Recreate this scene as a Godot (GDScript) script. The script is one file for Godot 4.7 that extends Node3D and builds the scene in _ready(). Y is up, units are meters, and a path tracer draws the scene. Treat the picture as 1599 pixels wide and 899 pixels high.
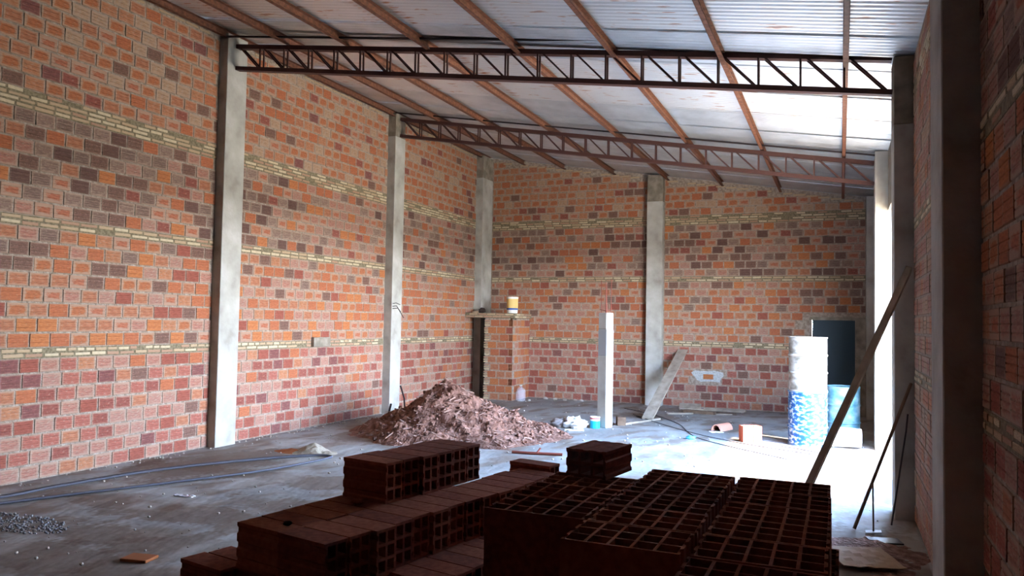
extends Node3D
# An unfinished hollow-brick hall under a corrugated metal roof. x runs right, y up, -z away from the camera; P(x, y, d) takes d as distance ahead.

const CAM_H := 1.6893
const LX := -7.469      # inner face of the left wall
const BD := 15.94       # inner face of the back wall
const RX := 0.60        # inner face of the right wall
const COURSE := 0.153
const PITCH := 0.219

var M := {}
var used := {}
var rng := RandomNumberGenerator.new()
var patchy := FastNoiseLite.new()

func P(x: float, y: float, d: float) -> Vector3:
	return Vector3(x, y, -d)

func roof_y(x: float) -> float:      # underside of the roof sheets
	return 5.394 - 0.1605 * (x + 7.44)

# ---------------------------------------------------------------- helpers
func numbered(called: String) -> String:
	if not used.has(called):
		used[called] = 0
		return called
	used[called] += 1
	return "%s_%03d" % [called, used[called]]

func thing(called: String, label: String, category: String, at := Vector3.ZERO, group := "") -> Node3D:
	var o := Node3D.new()
	o.name = numbered(called)
	add_child(o)
	o.position = at
	tag(o, label, category, group)
	return o

func tag(o: Node3D, label: String, category: String, group := "", kind := "") -> void:
	o.set_meta("label", label)
	o.set_meta("category", category)
	if group != "":
		o.set_meta("group", group)
	if kind != "":
		o.set_meta("kind", kind)

func part(called: String, mesh: Mesh, m: Material, parent: Node3D, xf := Transform3D()) -> MeshInstance3D:
	var o := MeshInstance3D.new()
	o.name = called
	o.mesh = mesh
	if m:
		o.material_override = m
	parent.add_child(o, true)
	o.transform = xf
	return o

func single(called: String, mesh: Mesh, m: Material, xf: Transform3D, label: String, category: String, group := "") -> MeshInstance3D:
	var o := MeshInstance3D.new()
	o.name = numbered(called)
	o.mesh = mesh
	if m:
		o.material_override = m
	add_child(o)
	o.transform = xf
	tag(o, label, category, group)
	return o

func at(x: float, y: float, d: float, turn := 0.0) -> Transform3D:
	return Transform3D(Basis(Vector3.UP, turn), P(x, y, d))

func begin() -> SurfaceTool:
	var st := SurfaceTool.new()
	st.begin(Mesh.PRIMITIVE_TRIANGLES)
	return st

func quad(st: SurfaceTool, a: Vector3, b: Vector3, c: Vector3, d: Vector3, ua := Vector2(0, 0), ub := Vector2(1, 0), uc := Vector2(1, 1), ud := Vector2(0, 1)) -> void:
	# a, b, c, d clockwise when seen from the front
	var n := (c - a).cross(b - a)
	if n.length() < 1e-12:
		n = (d - b).cross(c - b)
	n = n.normalized()
	for k in [[a, ua], [b, ub], [c, uc], [a, ua], [c, uc], [d, ud]]:
		st.set_normal(n)
		st.set_uv(k[1])
		st.add_vertex(k[0])

func box(st: SurfaceTool, lo: Vector3, hi: Vector3, ch := 0.0) -> void:
	# a box with bevelled edges when ch > 0
	var a := lo
	var b := hi
	var c := ch
	for s in 3:
		var u := (s + 1) % 3
		var v := (s + 2) % 3
		for e in 2:
			var q: Array[Vector3] = []
			for k in [[0, 0], [1, 0], [1, 1], [0, 1]]:
				var p := Vector3.ZERO
				p[s] = b[s] if e == 1 else a[s]
				p[u] = (b[u] - c) if k[0] == 1 else (a[u] + c)
				p[v] = (b[v] - c) if k[1] == 1 else (a[v] + c)
				q.append(p)
			if e == 1:
				quad(st, q[0], q[3], q[2], q[1])
			else:
				quad(st, q[0], q[1], q[2], q[3])
	if c <= 0.0:
		return
	for s in 3:     # twelve bevels
		var u := (s + 1) % 3
		var v := (s + 2) % 3
		for eu in 2:
			for ev in 2:
				var p1 := Vector3.ZERO
				var p2 := Vector3.ZERO
				p1[u] = b[u] if eu == 1 else a[u]
				p1[v] = (b[v] - c) if ev == 1 else (a[v] + c)
				p2[u] = (b[u] - c) if eu == 1 else (a[u] + c)
				p2[v] = b[v] if ev == 1 else a[v]
				var p1e := p1
				var p2e := p2
				p1[s] = a[s] + c
				p2[s] = a[s] + c
				p1e[s] = b[s] - c
				p2e[s] = b[s] - c
				if eu == ev:
					quad(st, p1, p1e, p2e, p2)
				else:
					quad(st, p1, p2, p2e, p1e)

func box_mesh(size: Vector3, ch := 0.0) -> ArrayMesh:
	# stands on y = 0, centred in x and z
	var st := begin()
	box(st, Vector3(-size.x / 2, 0, -size.z / 2), Vector3(size.x / 2, size.y, size.z / 2), ch)
	return st.commit()

func bar(st: SurfaceTool, a: Vector3, b: Vector3, w: float, h: float, side := Vector3.UP) -> void:
	# a rectangular bar from a to b; w across, h along the "side" direction
	var ax := (b - a).normalized()
	var sx := side.cross(ax).normalized()
	var sy := ax.cross(sx).normalized()
	var q0: Array[Vector3] = []
	var q1: Array[Vector3] = []
	for k in [[-1, -1], [1, -1], [1, 1], [-1, 1]]:
		var o: Vector3 = sx * (w * 0.5 * k[0]) + sy * (h * 0.5 * k[1])
		q0.append(a + o)
		q1.append(b + o)
	for i in 4:
		var j := (i + 1) % 4
		quad(st, q0[i], q1[i], q1[j], q0[j])
	quad(st, q0[0], q0[1], q0[2], q0[3])
	quad(st, q1[3], q1[2], q1[1], q1[0])

func bar_mesh(a: Vector3, b: Vector3, w: float, h: float, side := Vector3.UP) -> ArrayMesh:
	var st := begin()
	bar(st, a, b, w, h, side)
	return st.commit()

func tube(pts: Array, r: float, seg := 6) -> ArrayMesh:
	var st := begin()
	var rings: Array = []
	for i in pts.size():
		var t: Vector3 = (pts[min(i + 1, pts.size() - 1)] - pts[max(i - 1, 0)]).normalized()
		var side := Vector3.UP if abs(t.y) < 0.9 else Vector3.RIGHT
		var sx := side.cross(t).normalized()
		var sy := t.cross(sx).normalized()
		var ring: Array[Vector3] = []
		for k in seg:
			var w := TAU * k / seg
			ring.append(pts[i] + (sx * cos(w) + sy * sin(w)) * r)
		rings.append(ring)
	for i in rings.size() - 1:
		for k in seg:
			var l := (k + 1) % seg
			quad(st, rings[i][k], rings[i + 1][k], rings[i + 1][l], rings[i][l])
	for k in range(1, seg - 1):
		tri(st, rings[0][0], rings[0][k], rings[0][k + 1])
		tri(st, rings[-1][0], rings[-1][k + 1], rings[-1][k])
	return st.commit()

func tri(st: SurfaceTool, a: Vector3, b: Vector3, c: Vector3) -> void:
	var n := (c - a).cross(b - a).normalized()
	for v in [a, b, c]:
		st.set_normal(n)
		st.set_uv(Vector2(v.x, v.z))
		st.add_vertex(v)

func lathe(profile: Array, seg := 40) -> ArrayMesh:
	# profile: Vector2(radius, height) from bottom to top
	var st := begin()
	var total := 0.0
	var len_at := [0.0]
	for i in range(1, profile.size()):
		total += profile[i].distance_to(profile[i - 1])
		len_at.append(total)
	for i in profile.size() - 1:
		var p: Vector2 = profile[i]
		var q: Vector2 = profile[i + 1]
		var nn := Vector2(q.y - p.y, p.x - q.x).normalized()
		for k in seg:
			var w0 := TAU * k / seg
			var w1 := TAU * (k + 1) / seg
			var vs := []
			for e in [[p, w0, 0, k], [q, w0, 1, k], [q, w1, 1, k + 1], [p, w1, 0, k + 1]]:
				var pr: Vector2 = e[0]
				vs.append([Vector3(pr.x * cos(e[1]), pr.y, pr.x * sin(e[1])), Vector3(nn.x * cos(e[1]), nn.y, nn.x * sin(e[1])), Vector2(float(e[3]) / seg, 1.0 - len_at[i + int(e[2])] / total)])
			for j in [0, 2, 1, 0, 3, 2]:
				st.set_normal(vs[j][1])
				st.set_uv(vs[j][2])
				st.add_vertex(vs[j][0])
	return st.commit()

func blob(size: Vector3, amp: float, freq: float, sd: int, rows := 14, cols := 22, flat := true) -> ArrayMesh:
	# a lumpy closed body standing on y = 0
	var nz := FastNoiseLite.new()
	nz.seed = sd
	nz.frequency = freq
	var g: Array = []
	for i in rows + 1:
		var line: Array[Vector3] = []
		var th := PI * i / rows
		for j in cols:
			var ph := TAU * j / cols
			var v := Vector3(sin(th) * cos(ph), cos(th), sin(th) * sin(ph))
			var k := 1.0 + amp * nz.get_noise_3dv(v * 10.0)
			v = v * k * size * 0.5
			v.y += size.y * 0.38
			if flat and v.y < 0.0:
				v.y = 0.0
			line.append(v)
		g.append(line)
	var st := begin()
	st.set_smooth_group(0)
	for i in rows:
		for j in cols:
			var l := (j + 1) % cols
			var a: Vector3 = g[i][j]
			var b: Vector3 = g[i][l]
			var c: Vector3 = g[i + 1][l]
			var d: Vector3 = g[i + 1][j]
			for v in [a, c, b, a, d, c]:
				st.set_uv(Vector2(v.x, v.z))
				st.add_vertex(v)
	st.index()
	st.generate_normals()
	return st.commit()

# ---------------------------------------------------------------- materials
func mat(called: String, c: Color, rough := 0.9, metal := 0.0) -> StandardMaterial3D:
	var m := StandardMaterial3D.new()
	m.resource_name = called
	m.albedo_color = c
	m.roughness = rough
	m.metallic = metal
	m.metallic_specular = 0.35
	M[called] = m
	return m

func ramp(stops: Array) -> Gradient:
	var g := Gradient.new()
	var off := PackedFloat32Array()
	var col := PackedColorArray()
	for s in stops:
		off.append(s[0])
		col.append(s[1])
	g.offsets = off
	g.colors = col
	return g

func noise_tex(stops: Array, freq: float, sd: int, size := 512, octaves := 5) -> NoiseTexture2D:
	var n := FastNoiseLite.new()
	n.seed = sd
	n.frequency = freq
	n.fractal_octaves = octaves
	var t := NoiseTexture2D.new()
	t.width = size
	t.height = size
	t.seamless = true
	t.noise = n
	t.color_ramp = ramp(stops)
	return t

func triplanar(m: StandardMaterial3D, tex: Texture2D, scale: float, bump: Texture2D = null, depth := 0.0) -> StandardMaterial3D:
	m.albedo_texture = tex
	m.albedo_color = Color.WHITE
	m.uv1_triplanar = true
	m.uv1_world_triplanar = true
	m.uv1_scale = Vector3.ONE * scale
	if bump:
		m.heightmap_enabled = true
		m.heightmap_texture = bump
		m.heightmap_scale = depth
	return m

func rgb(r: int, g: int, b: int) -> Color:
	return Color(r / 255.0, g / 255.0, b / 255.0)

func brick_material(called: String, base: Color, frame: float, smear: float, lines: float, sd: int) -> void:
	# fired clay with the mortar that was left on its face: a dusty rim, smears, filled grooves
	var w := 60
	var h := 40
	var img := Image.create(w, h, false, Image.FORMAT_RGB8)
	var n := FastNoiseLite.new()
	n.seed = sd
	n.frequency = 0.09
	n.fractal_octaves = 4
	var f := FastNoiseLite.new()
	f.seed = sd + 71
	f.frequency = 0.35
	var dust := rgb(164, 140, 121)
	var grey := base.get_luminance()
	base = Color(base.r * 0.88, base.g * 0.87, base.b * 0.86).lerp(Color(grey, grey * 0.92, grey * 0.86), 0.16)
	for y in h:
		for x in w:
			var c := base
			var k := 1.0 + 0.16 * n.get_noise_2d(x * 0.5, y * 2.2) + 0.08 * f.get_noise_2d(x, y)
			c = Color(c.r * k, c.g * k, c.b * k)
			var edge: float = min(min(x, w - 1 - x) / float(w) * 1.45, min(y, h - 1 - y) / float(h))
			var rim := frame * (0.8 + 0.5 * n.get_noise_2d(x * 0.35 + 300, y * 0.45))
			var cover := smoothstep(0.0, 0.16, rim - edge + 0.05) * 0.78 if frame > 0.0 else 0.0
			var s := n.get_noise_2d(x * 0.6 + 900, y * 1.5)
			cover = max(cover, smoothstep(0.55 - smear * 1.3, 0.95 - smear, s) * 0.75)
			if lines > 0.0:
				var gy: float = abs(fmod(float(y) / h * 3.0 + 0.5, 1.0) - 0.5)
				if gy < 0.12:
					cover = max(cover, lines * smoothstep(-0.3, 0.2, f.get_noise_2d(x * 0.4, y * 0.2 + 50)))
			img.set_pixel(x, y, c.lerp(dust, clampf(cover, 0.0, 0.85)))
	var m := mat(called, Color.WHITE, 0.93)
	m.albedo_texture = ImageTexture.create_from_image(img)
	m.metallic_specular = 0.25

func make_materials() -> void:
	# clay bricks of the walls
	brick_material("orange_a", rgb(192, 108, 68), 0.05, 0.15, 0.0, 3)
	brick_material("orange_b", rgb(186, 115, 80), 0.16, 0.22, 0.1, 5)
	brick_material("orange_c", rgb(190, 110, 68), 0.24, 0.22, 0.0, 7)
	brick_material("orange_d", rgb(190, 122, 84), 0.12, 0.34, 0.1, 9)
	brick_material("bright_a", rgb(200, 118, 66), 0.05, 0.06, 0.0, 11)
	brick_material("red_a", rgb(164, 86, 68), 0.06, 0.14, 0.0, 13)
	brick_material("red_b", rgb(156, 84, 70), 0.14, 0.22, 0.1, 15)
	brick_material("red_c", rgb(178, 100, 82), 0.12, 0.28, 0.15, 37)
	brick_material("pink_a", rgb(180, 118, 98), 0.22, 0.38, 0.25, 17)
	brick_material("pink_b", rgb(178, 124, 106), 0.16, 0.46, 0.3, 19)
	brick_material("pink_c", rgb(190, 110, 78), 0.34, 0.25, 0.0, 21)
	brick_material("dark_a", rgb(128, 92, 78), 0.08, 0.18, 0.35, 23)
	brick_material("dark_b", rgb(114, 82, 72), 0.05, 0.12, 0.15, 25)
	brick_material("grey_a", rgb(146, 116, 100), 0.16, 0.28, 0.6, 27)
	brick_material("grey_b", rgb(134, 106, 92), 0.12, 0.22, 0.5, 29)
	brick_material("plum_a", rgb(138, 82, 76), 0.08, 0.16, 0.15, 31)
	brick_material("tan_a", rgb(184, 146, 114), 0.24, 0.5, 0.15, 33)
	for v in [["thin_pale", rgb(214, 196, 158), 41], ["thin_buff", rgb(198, 170, 132), 43], ["thin_rose", rgb(188, 146, 116), 45]]:
		brick_material(v[0], v[1], 0.0, 0.0, 0.0, v[2])
	# mortar, concrete, ground
	var mm := mat("mortar", Color.WHITE, 0.96)
	triplanar(mm, noise_tex([[0.0, rgb(120, 106, 92)], [0.45, rgb(148, 132, 116)], [0.7, rgb(160, 145, 129)], [1.0, rgb(174, 160, 145)]], 0.02, 51), 1.3, noise_tex([[0, Color.BLACK], [1, Color.WHITE]], 0.05, 52), 0.6)
	var mb := mat("belt_mortar", Color.WHITE, 0.96)
	triplanar(mb, noise_tex([[0.0, rgb(96, 86, 66)], [0.5, rgb(122, 110, 86)], [1.0, rgb(146, 134, 108)]], 0.03, 53), 1.6)
	var cc := mat("concrete", Color.WHITE, 0.85)
	triplanar(cc, noise_tex([[0.0, rgb(138, 131, 119)], [0.35, rgb(162, 157, 145)], [0.6, rgb(172, 167, 155)], [1.0, rgb(186, 182, 172)]], 0.008, 55, 512, 6), 0.5, noise_tex([[0, Color.BLACK], [1, Color.WHITE]], 0.04, 56), 0.25)
	var cd := mat("damp_concrete", Color.WHITE, 0.9)
	triplanar(cd, noise_tex([[0.0, rgb(104, 94, 80)], [0.5, rgb(132, 122, 106)], [1.0, rgb(156, 146, 130)]], 0.012, 57), 0.7)
	var cp := mat("patch_mortar", Color.WHITE, 0.9)
	triplanar(cp, noise_tex([[0.0, rgb(150, 150, 146)], [0.5, rgb(176, 176, 172)], [1.0, rgb(196, 196, 192)]], 0.03, 58), 1.5)
	var gr := mat("earth", Color.WHITE, 0.97)
	triplanar(gr, noise_tex([[0.0, rgb(158, 124, 90)], [0.5, rgb(190, 156, 116)], [1.0, rgb(210, 180, 140)]], 0.01, 59), 0.2)
	# soil heap
	var so := mat("soil", Color.WHITE, 0.97)
	triplanar(so, noise_tex([[0.0, rgb(88, 57, 43)], [0.4, rgb(112, 77, 62)], [0.65, rgb(134, 98, 84)], [1.0, rgb(158, 124, 110)]], 0.02, 61, 512, 6), 0.9, noise_tex([[0, Color.BLACK], [1, Color.WHITE]], 0.05, 62), 2.0)
	mat("straw", rgb(150, 118, 104), 0.95)
	var sa := mat("sand", Color.WHITE, 0.97)
	triplanar(sa, noise_tex([[0.0, rgb(128, 116, 99)], [0.5, rgb(156, 144, 126)], [1.0, rgb(178, 168, 150)]], 0.04, 63), 1.5)
	mat("red_sand", rgb(150, 88, 50), 0.97)
	# steel
	var ru := mat("purlin_steel", Color.WHITE, 0.6)
	triplanar(ru, noise_tex([[0.0, rgb(78, 49, 36)], [0.5, rgb(104, 66, 48)], [1.0, rgb(130, 86, 64)]], 0.02, 65), 1.2)
	mat("truss_steel", rgb(74, 48, 44), 0.55)
	mat("dark_steel", rgb(52, 44, 44), 0.5, 0.5)
	mat("rebar", rgb(58, 50, 52), 0.75, 0.0)
	mat("rebar_bright", rgb(84, 84, 92), 0.6, 0.2)
	var rf := mat("roof_metal", Color.WHITE, 0.4, 0.85)
	triplanar(rf, noise_tex([[0.0, rgb(180, 179, 176)], [0.5, rgb(198, 197, 194)], [1.0, rgb(212, 212, 210)]], 0.01, 67), 0.4)
	var rr := mat("roof_metal_rusty", Color.WHITE, 0.42, 0.8)
	rr.albedo_texture = noise_tex([[0.0, rgb(214, 212, 208)], [0.74, rgb(212, 208, 202)], [0.80, rgb(196, 160, 132)], [0.88, rgb(170, 116, 84)], [1.0, rgb(150, 96, 70)]], 0.012, 68, 512, 6)
	rr.albedo_color = Color.WHITE
	rr.uv1_triplanar = true
	rr.uv1_world_triplanar = true
	rr.uv1_scale = Vector3(0.35, 1.0, 2.2)
	# clay of loose bricks
	var lb := mat("loose_clay", Color.WHITE, 0.92)
	triplanar(lb, noise_tex([[0.0, rgb(126, 60, 40)], [0.5, rgb(150, 76, 50)], [1.0, rgb(168, 94, 66)]], 0.03, 69), 2.0)
	var lc := mat("loose_clay_b", Color.WHITE, 0.92)
	triplanar(lc, noise_tex([[0.0, rgb(114, 54, 39)], [0.5, rgb(136, 69, 48)], [1.0, rgb(156, 86, 63)]], 0.03, 70), 2.0)
	var ld := mat("loose_clay_c", Color.WHITE, 0.92)
	triplanar(ld, noise_tex([[0.0, rgb(138, 71, 47)], [0.5, rgb(160, 87, 58)], [1.0, rgb(176, 105, 76)]], 0.03, 71), 2.0)
	mat("pale_clay", rgb(214, 150, 124), 0.9)
	# timber
	var ti := mat("old_wood", Color.WHITE, 0.9)
	triplanar(ti, noise_tex([[0.0, rgb(122, 110, 96)], [0.5, rgb(158, 144, 126)], [1.0, rgb(186, 172, 154)]], 0.02, 73), 0.5)
	var td := mat("brown_wood", Color.WHITE, 0.9)
	triplanar(td, noise_tex([[0.0, rgb(84, 64, 50)], [0.5, rgb(112, 90, 72)], [1.0, rgb(138, 114, 94)]], 0.02, 74), 0.5)
	# painted things
	mat("door_paint", rgb(40, 58, 66), 0.5)
	mat("white_plastic", rgb(236, 236, 232), 0.5)
	mat("bucket_white", rgb(222, 218, 206), 0.45)
	mat("bucket_label", rgb(220, 186, 112), 0.5)
	mat("bucket_blue", rgb(48, 84, 150), 0.5)
	mat("can_cyan", rgb(32, 168, 196), 0.5)
	mat("can_red", rgb(196, 48, 60), 0.5)
	mat("cyan_cloth", rgb(90, 190, 220), 0.8)
	mat("paper", rgb(236, 236, 240), 0.85)
	mat("card", rgb(170, 140, 112), 0.92)
	mat("stone", rgb(176, 166, 152), 0.95)
	mat("gravel", rgb(128, 126, 126), 0.95)
	mat("char", rgb(52, 38, 32), 0.97)
	mat("steel_plate", rgb(170, 174, 182), 0.3, 0.9)
	var gl := mat("bottle", Color(0.9, 0.92, 0.95, 0.25), 0.1)
	gl.transparency = BaseMaterial3D.TRANSPARENCY_ALPHA
	var d1 := mat("drum_cream", Color.WHITE, 0.6)
	d1.albedo_texture = noise_tex([[0.0, rgb(96, 90, 78)], [0.38, rgb(136, 131, 120)], [0.6, rgb(164, 160, 150)], [1.0, rgb(186, 184, 176)]], 0.03, 75, 256)
	d1.uv1_scale = Vector3(1, 1, 1)
	var d2 := mat("drum_blue", Color.WHITE, 0.55)
	d2.albedo_texture = noise_tex([[0.0, rgb(24, 56, 104)], [0.46, rgb(34, 82, 136)], [0.56, rgb(92, 132, 162)], [0.66, rgb(168, 174, 178)], [1.0, rgb(184, 188, 188)]], 0.07, 76, 256)
	var d3 := mat("drum_teal", Color.WHITE, 0.55)
	d3.albedo_texture = noise_tex([[0.0, rgb(56, 104, 120)], [0.5, rgb(104, 142, 152)], [1.0, rgb(166, 178, 180)]], 0.02, 77, 256)

func floor_texture() -> ImageTexture:
	# cement floor with trodden earth on it
	var w := 768
	var h := 1536
	var img := Image.create(w, h, false, Image.FORMAT_RGB8)
	var a := FastNoiseLite.new()
	a.seed = 201
	a.frequency = 0.006
	a.fractal_octaves = 5
	var b := FastNoiseLite.new()
	b.seed = 202
	b.frequency = 0.012
	b.fractal_octaves = 5
	var c := FastNoiseLite.new()
	c.seed = 203
	c.frequency = 0.16
	for y in h:
		for x in w:
			var n1 := a.get_noise_2d(x, y)
			var n2 := b.get_noise_2d(x * 1.6 + y * 0.4, y * 0.8 - x * 0.2)
			var n3 := c.get_noise_2d(x, y)
			var k := 1.0 + 0.16 * n1 + 0.07 * n3
			var col := Color(0.562 * k, 0.545 * k, 0.522 * k)
			var e := smoothstep(-0.08, 0.42, n2) * 0.62
			col = col.lerp(Color(0.43, 0.35, 0.29), e)
			var wx := x * 8.25 / w + LX - 0.2
			var wd := BD + 0.14 - y * 16.5 / h
			for q in STAINS:
				var rr: float = sqrt(pow((wx - q[0]) / q[2], 2) + pow((wd - q[1]) / q[3], 2)) + 0.9 * n2 + 0.25 * n3
				if rr < 1.0:
					col = col.lerp(Color(0.37, 0.28, 0.22), clampf((1.0 - rr) * 2.0, 0.0, 0.55))
			if n1 > 0.2:
				col = col.lerp(Color(0.65, 0.635, 0.61), clampf((n1 - 0.2) * 3.0, 0.0, 0.5))
			img.set_pixel(x, y, col)
	return ImageTexture.create_from_image(img)

# ---------------------------------------------------------------- brick walls
var brick_meshes: Array[ArrayMesh] = []
var thin_mesh: ArrayMesh

func grooved_brick(l: float, h: float, depth: float, grooves: int, jag: int) -> ArrayMesh:
	# face towards +z at z = 0, centred; front with bevelled rim and horizontal grooves
	var r := RandomNumberGenerator.new()
	r.seed = 900 + jag
	var st := begin()
	var x0 := -l / 2
	var x1 := l / 2
	var ys: Array[Vector2] = []        # (y, z)
	ys.append(Vector2(-h / 2, -0.004))
	ys.append(Vector2(-h / 2 + 0.004, 0))
	for g in grooves:
		var gy := -h / 2 + h * (g + 1) / (grooves + 1) + r.randf_range(-0.003, 0.003)
		ys.append(Vector2(gy - 0.005, 0))
		ys.append(Vector2(gy, -0.0035))
		ys.append(Vector2(gy + 0.005, 0))
	ys.append(Vector2(h / 2 - 0.004, 0))
	ys.append(Vector2(h / 2, -0.004))
	for i in ys.size() - 1:
		var a := ys[i]
		var b := ys[i + 1]
		var v0 := 0.5 - a.x / h
		var v1 := 0.5 - b.x / h
		quad(st, Vector3(x0, a.x, a.y), Vector3(x0, b.x, b.y), Vector3(x1, b.x, b.y), Vector3(x1, a.x, a.y), Vector2(0, v0), Vector2(0, v1), Vector2(1, v1), Vector2(1, v0))
	var t := h / 2
	quad(st, Vector3(x0, t, -0.004), Vector3(x0, t, -depth), Vector3(x1, t, -depth), Vector3(x1, t, -0.004), Vector2(0, 0), Vector2(0, 0.05), Vector2(1, 0.05), Vector2(1, 0))
	quad(st, Vector3(x0, -t, -depth), Vector3(x0, -t, -0.004), Vector3(x1, -t, -0.004), Vector3(x1, -t, -depth), Vector2(0, 0.95), Vector2(0, 1), Vector2(1, 1), Vector2(1, 0.95))
	quad(st, Vector3(x0, -t, -depth), Vector3(x0, t, -depth), Vector3(x0, t, -0.001), Vector3(x0, -t, -0.001), Vector2(0, 1), Vector2(0, 0), Vector2(0.05, 0), Vector2(0.05, 1))
	quad(st, Vector3(x1, -t, -0.001), Vector3(x1, t, -0.001), Vector3(x1, t, -depth), Vector3(x1, -t, -depth), Vector2(0.95, 1), Vector2(0.95, 0), Vector2(1, 0), Vector2(1, 1))
	return st.commit()

const ORD := ["first", "second", "third", "fourth", "fifth", "sixth", "seventh", "eighth", "ninth", "tenth", "eleventh", "twelfth", "thirteenth", "fourteenth"]
const STAINS := [[-5.4, 5.1, 1.7, 0.32], [-4.4, 4.3, 1.5, 0.3], [-5.0, 3.7, 1.8, 0.35], [-3.9, 5.6, 1.3, 0.35], [0.1, 6.4, 0.6, 0.9], [-5.0, 6.6, 2.2, 0.28], [-6.6, 6.9, 0.6, 1.2], [-6.2, 9.4, 0.5, 0.7], [-3.4, 13.9, 1.0, 0.4], [-2.6, 15.2, 0.9, 0.5]]
const PAL := [
	{"red_a": 12, "red_b": 13, "red_c": 20, "orange_b": 7, "orange_d": 3, "pink_a": 18, "pink_b": 16, "plum_a": 7, "orange_a": 4, "dark_a": 2},
	{"orange_a": 18, "orange_b": 18, "orange_c": 8, "orange_d": 6, "bright_a": 9, "pink_a": 10, "pink_b": 8, "pink_c": 8, "red_a": 6, "dark_a": 7, "grey_b": 4},
	{"dark_a": 12, "dark_b": 7, "grey_a": 15, "grey_b": 12, "orange_a": 9, "orange_b": 8, "bright_a": 6, "pink_a": 9, "pink_c": 12, "red_b": 5, "pink_b": 8},
	{"orange_c": 30, "orange_b": 16, "orange_d": 16, "tan_a": 14, "red_b": 6, "orange_a": 9, "pink_c": 10, "dark_a": 4, "plum_a": 2},
	{"pink_a": 20, "pink_b": 24, "tan_a": 26, "orange_d": 16, "orange_b": 8, "grey_a": 6},
]

func pick(section: int, s: float, y: float, dark_bias: float) -> String:
	var w: Dictionary = PAL[section].duplicate()
	var n := patchy.get_noise_2d(s * 60.0, y * 90.0)
	var k := clampf(1.0 + 2.2 * n + dark_bias, 0.1, 5.0)
	for d in ["dark_a", "dark_b", "grey_a", "grey_b"]:
		if w.has(d):
			w[d] *= k
	var sum := 0.0
	for d in w:
		sum += w[d]
	var t := rng.randf() * sum
	for d in w:
		t -= w[d]
		if t <= 0.0:
			return d
	return w.keys()[0]

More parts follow.
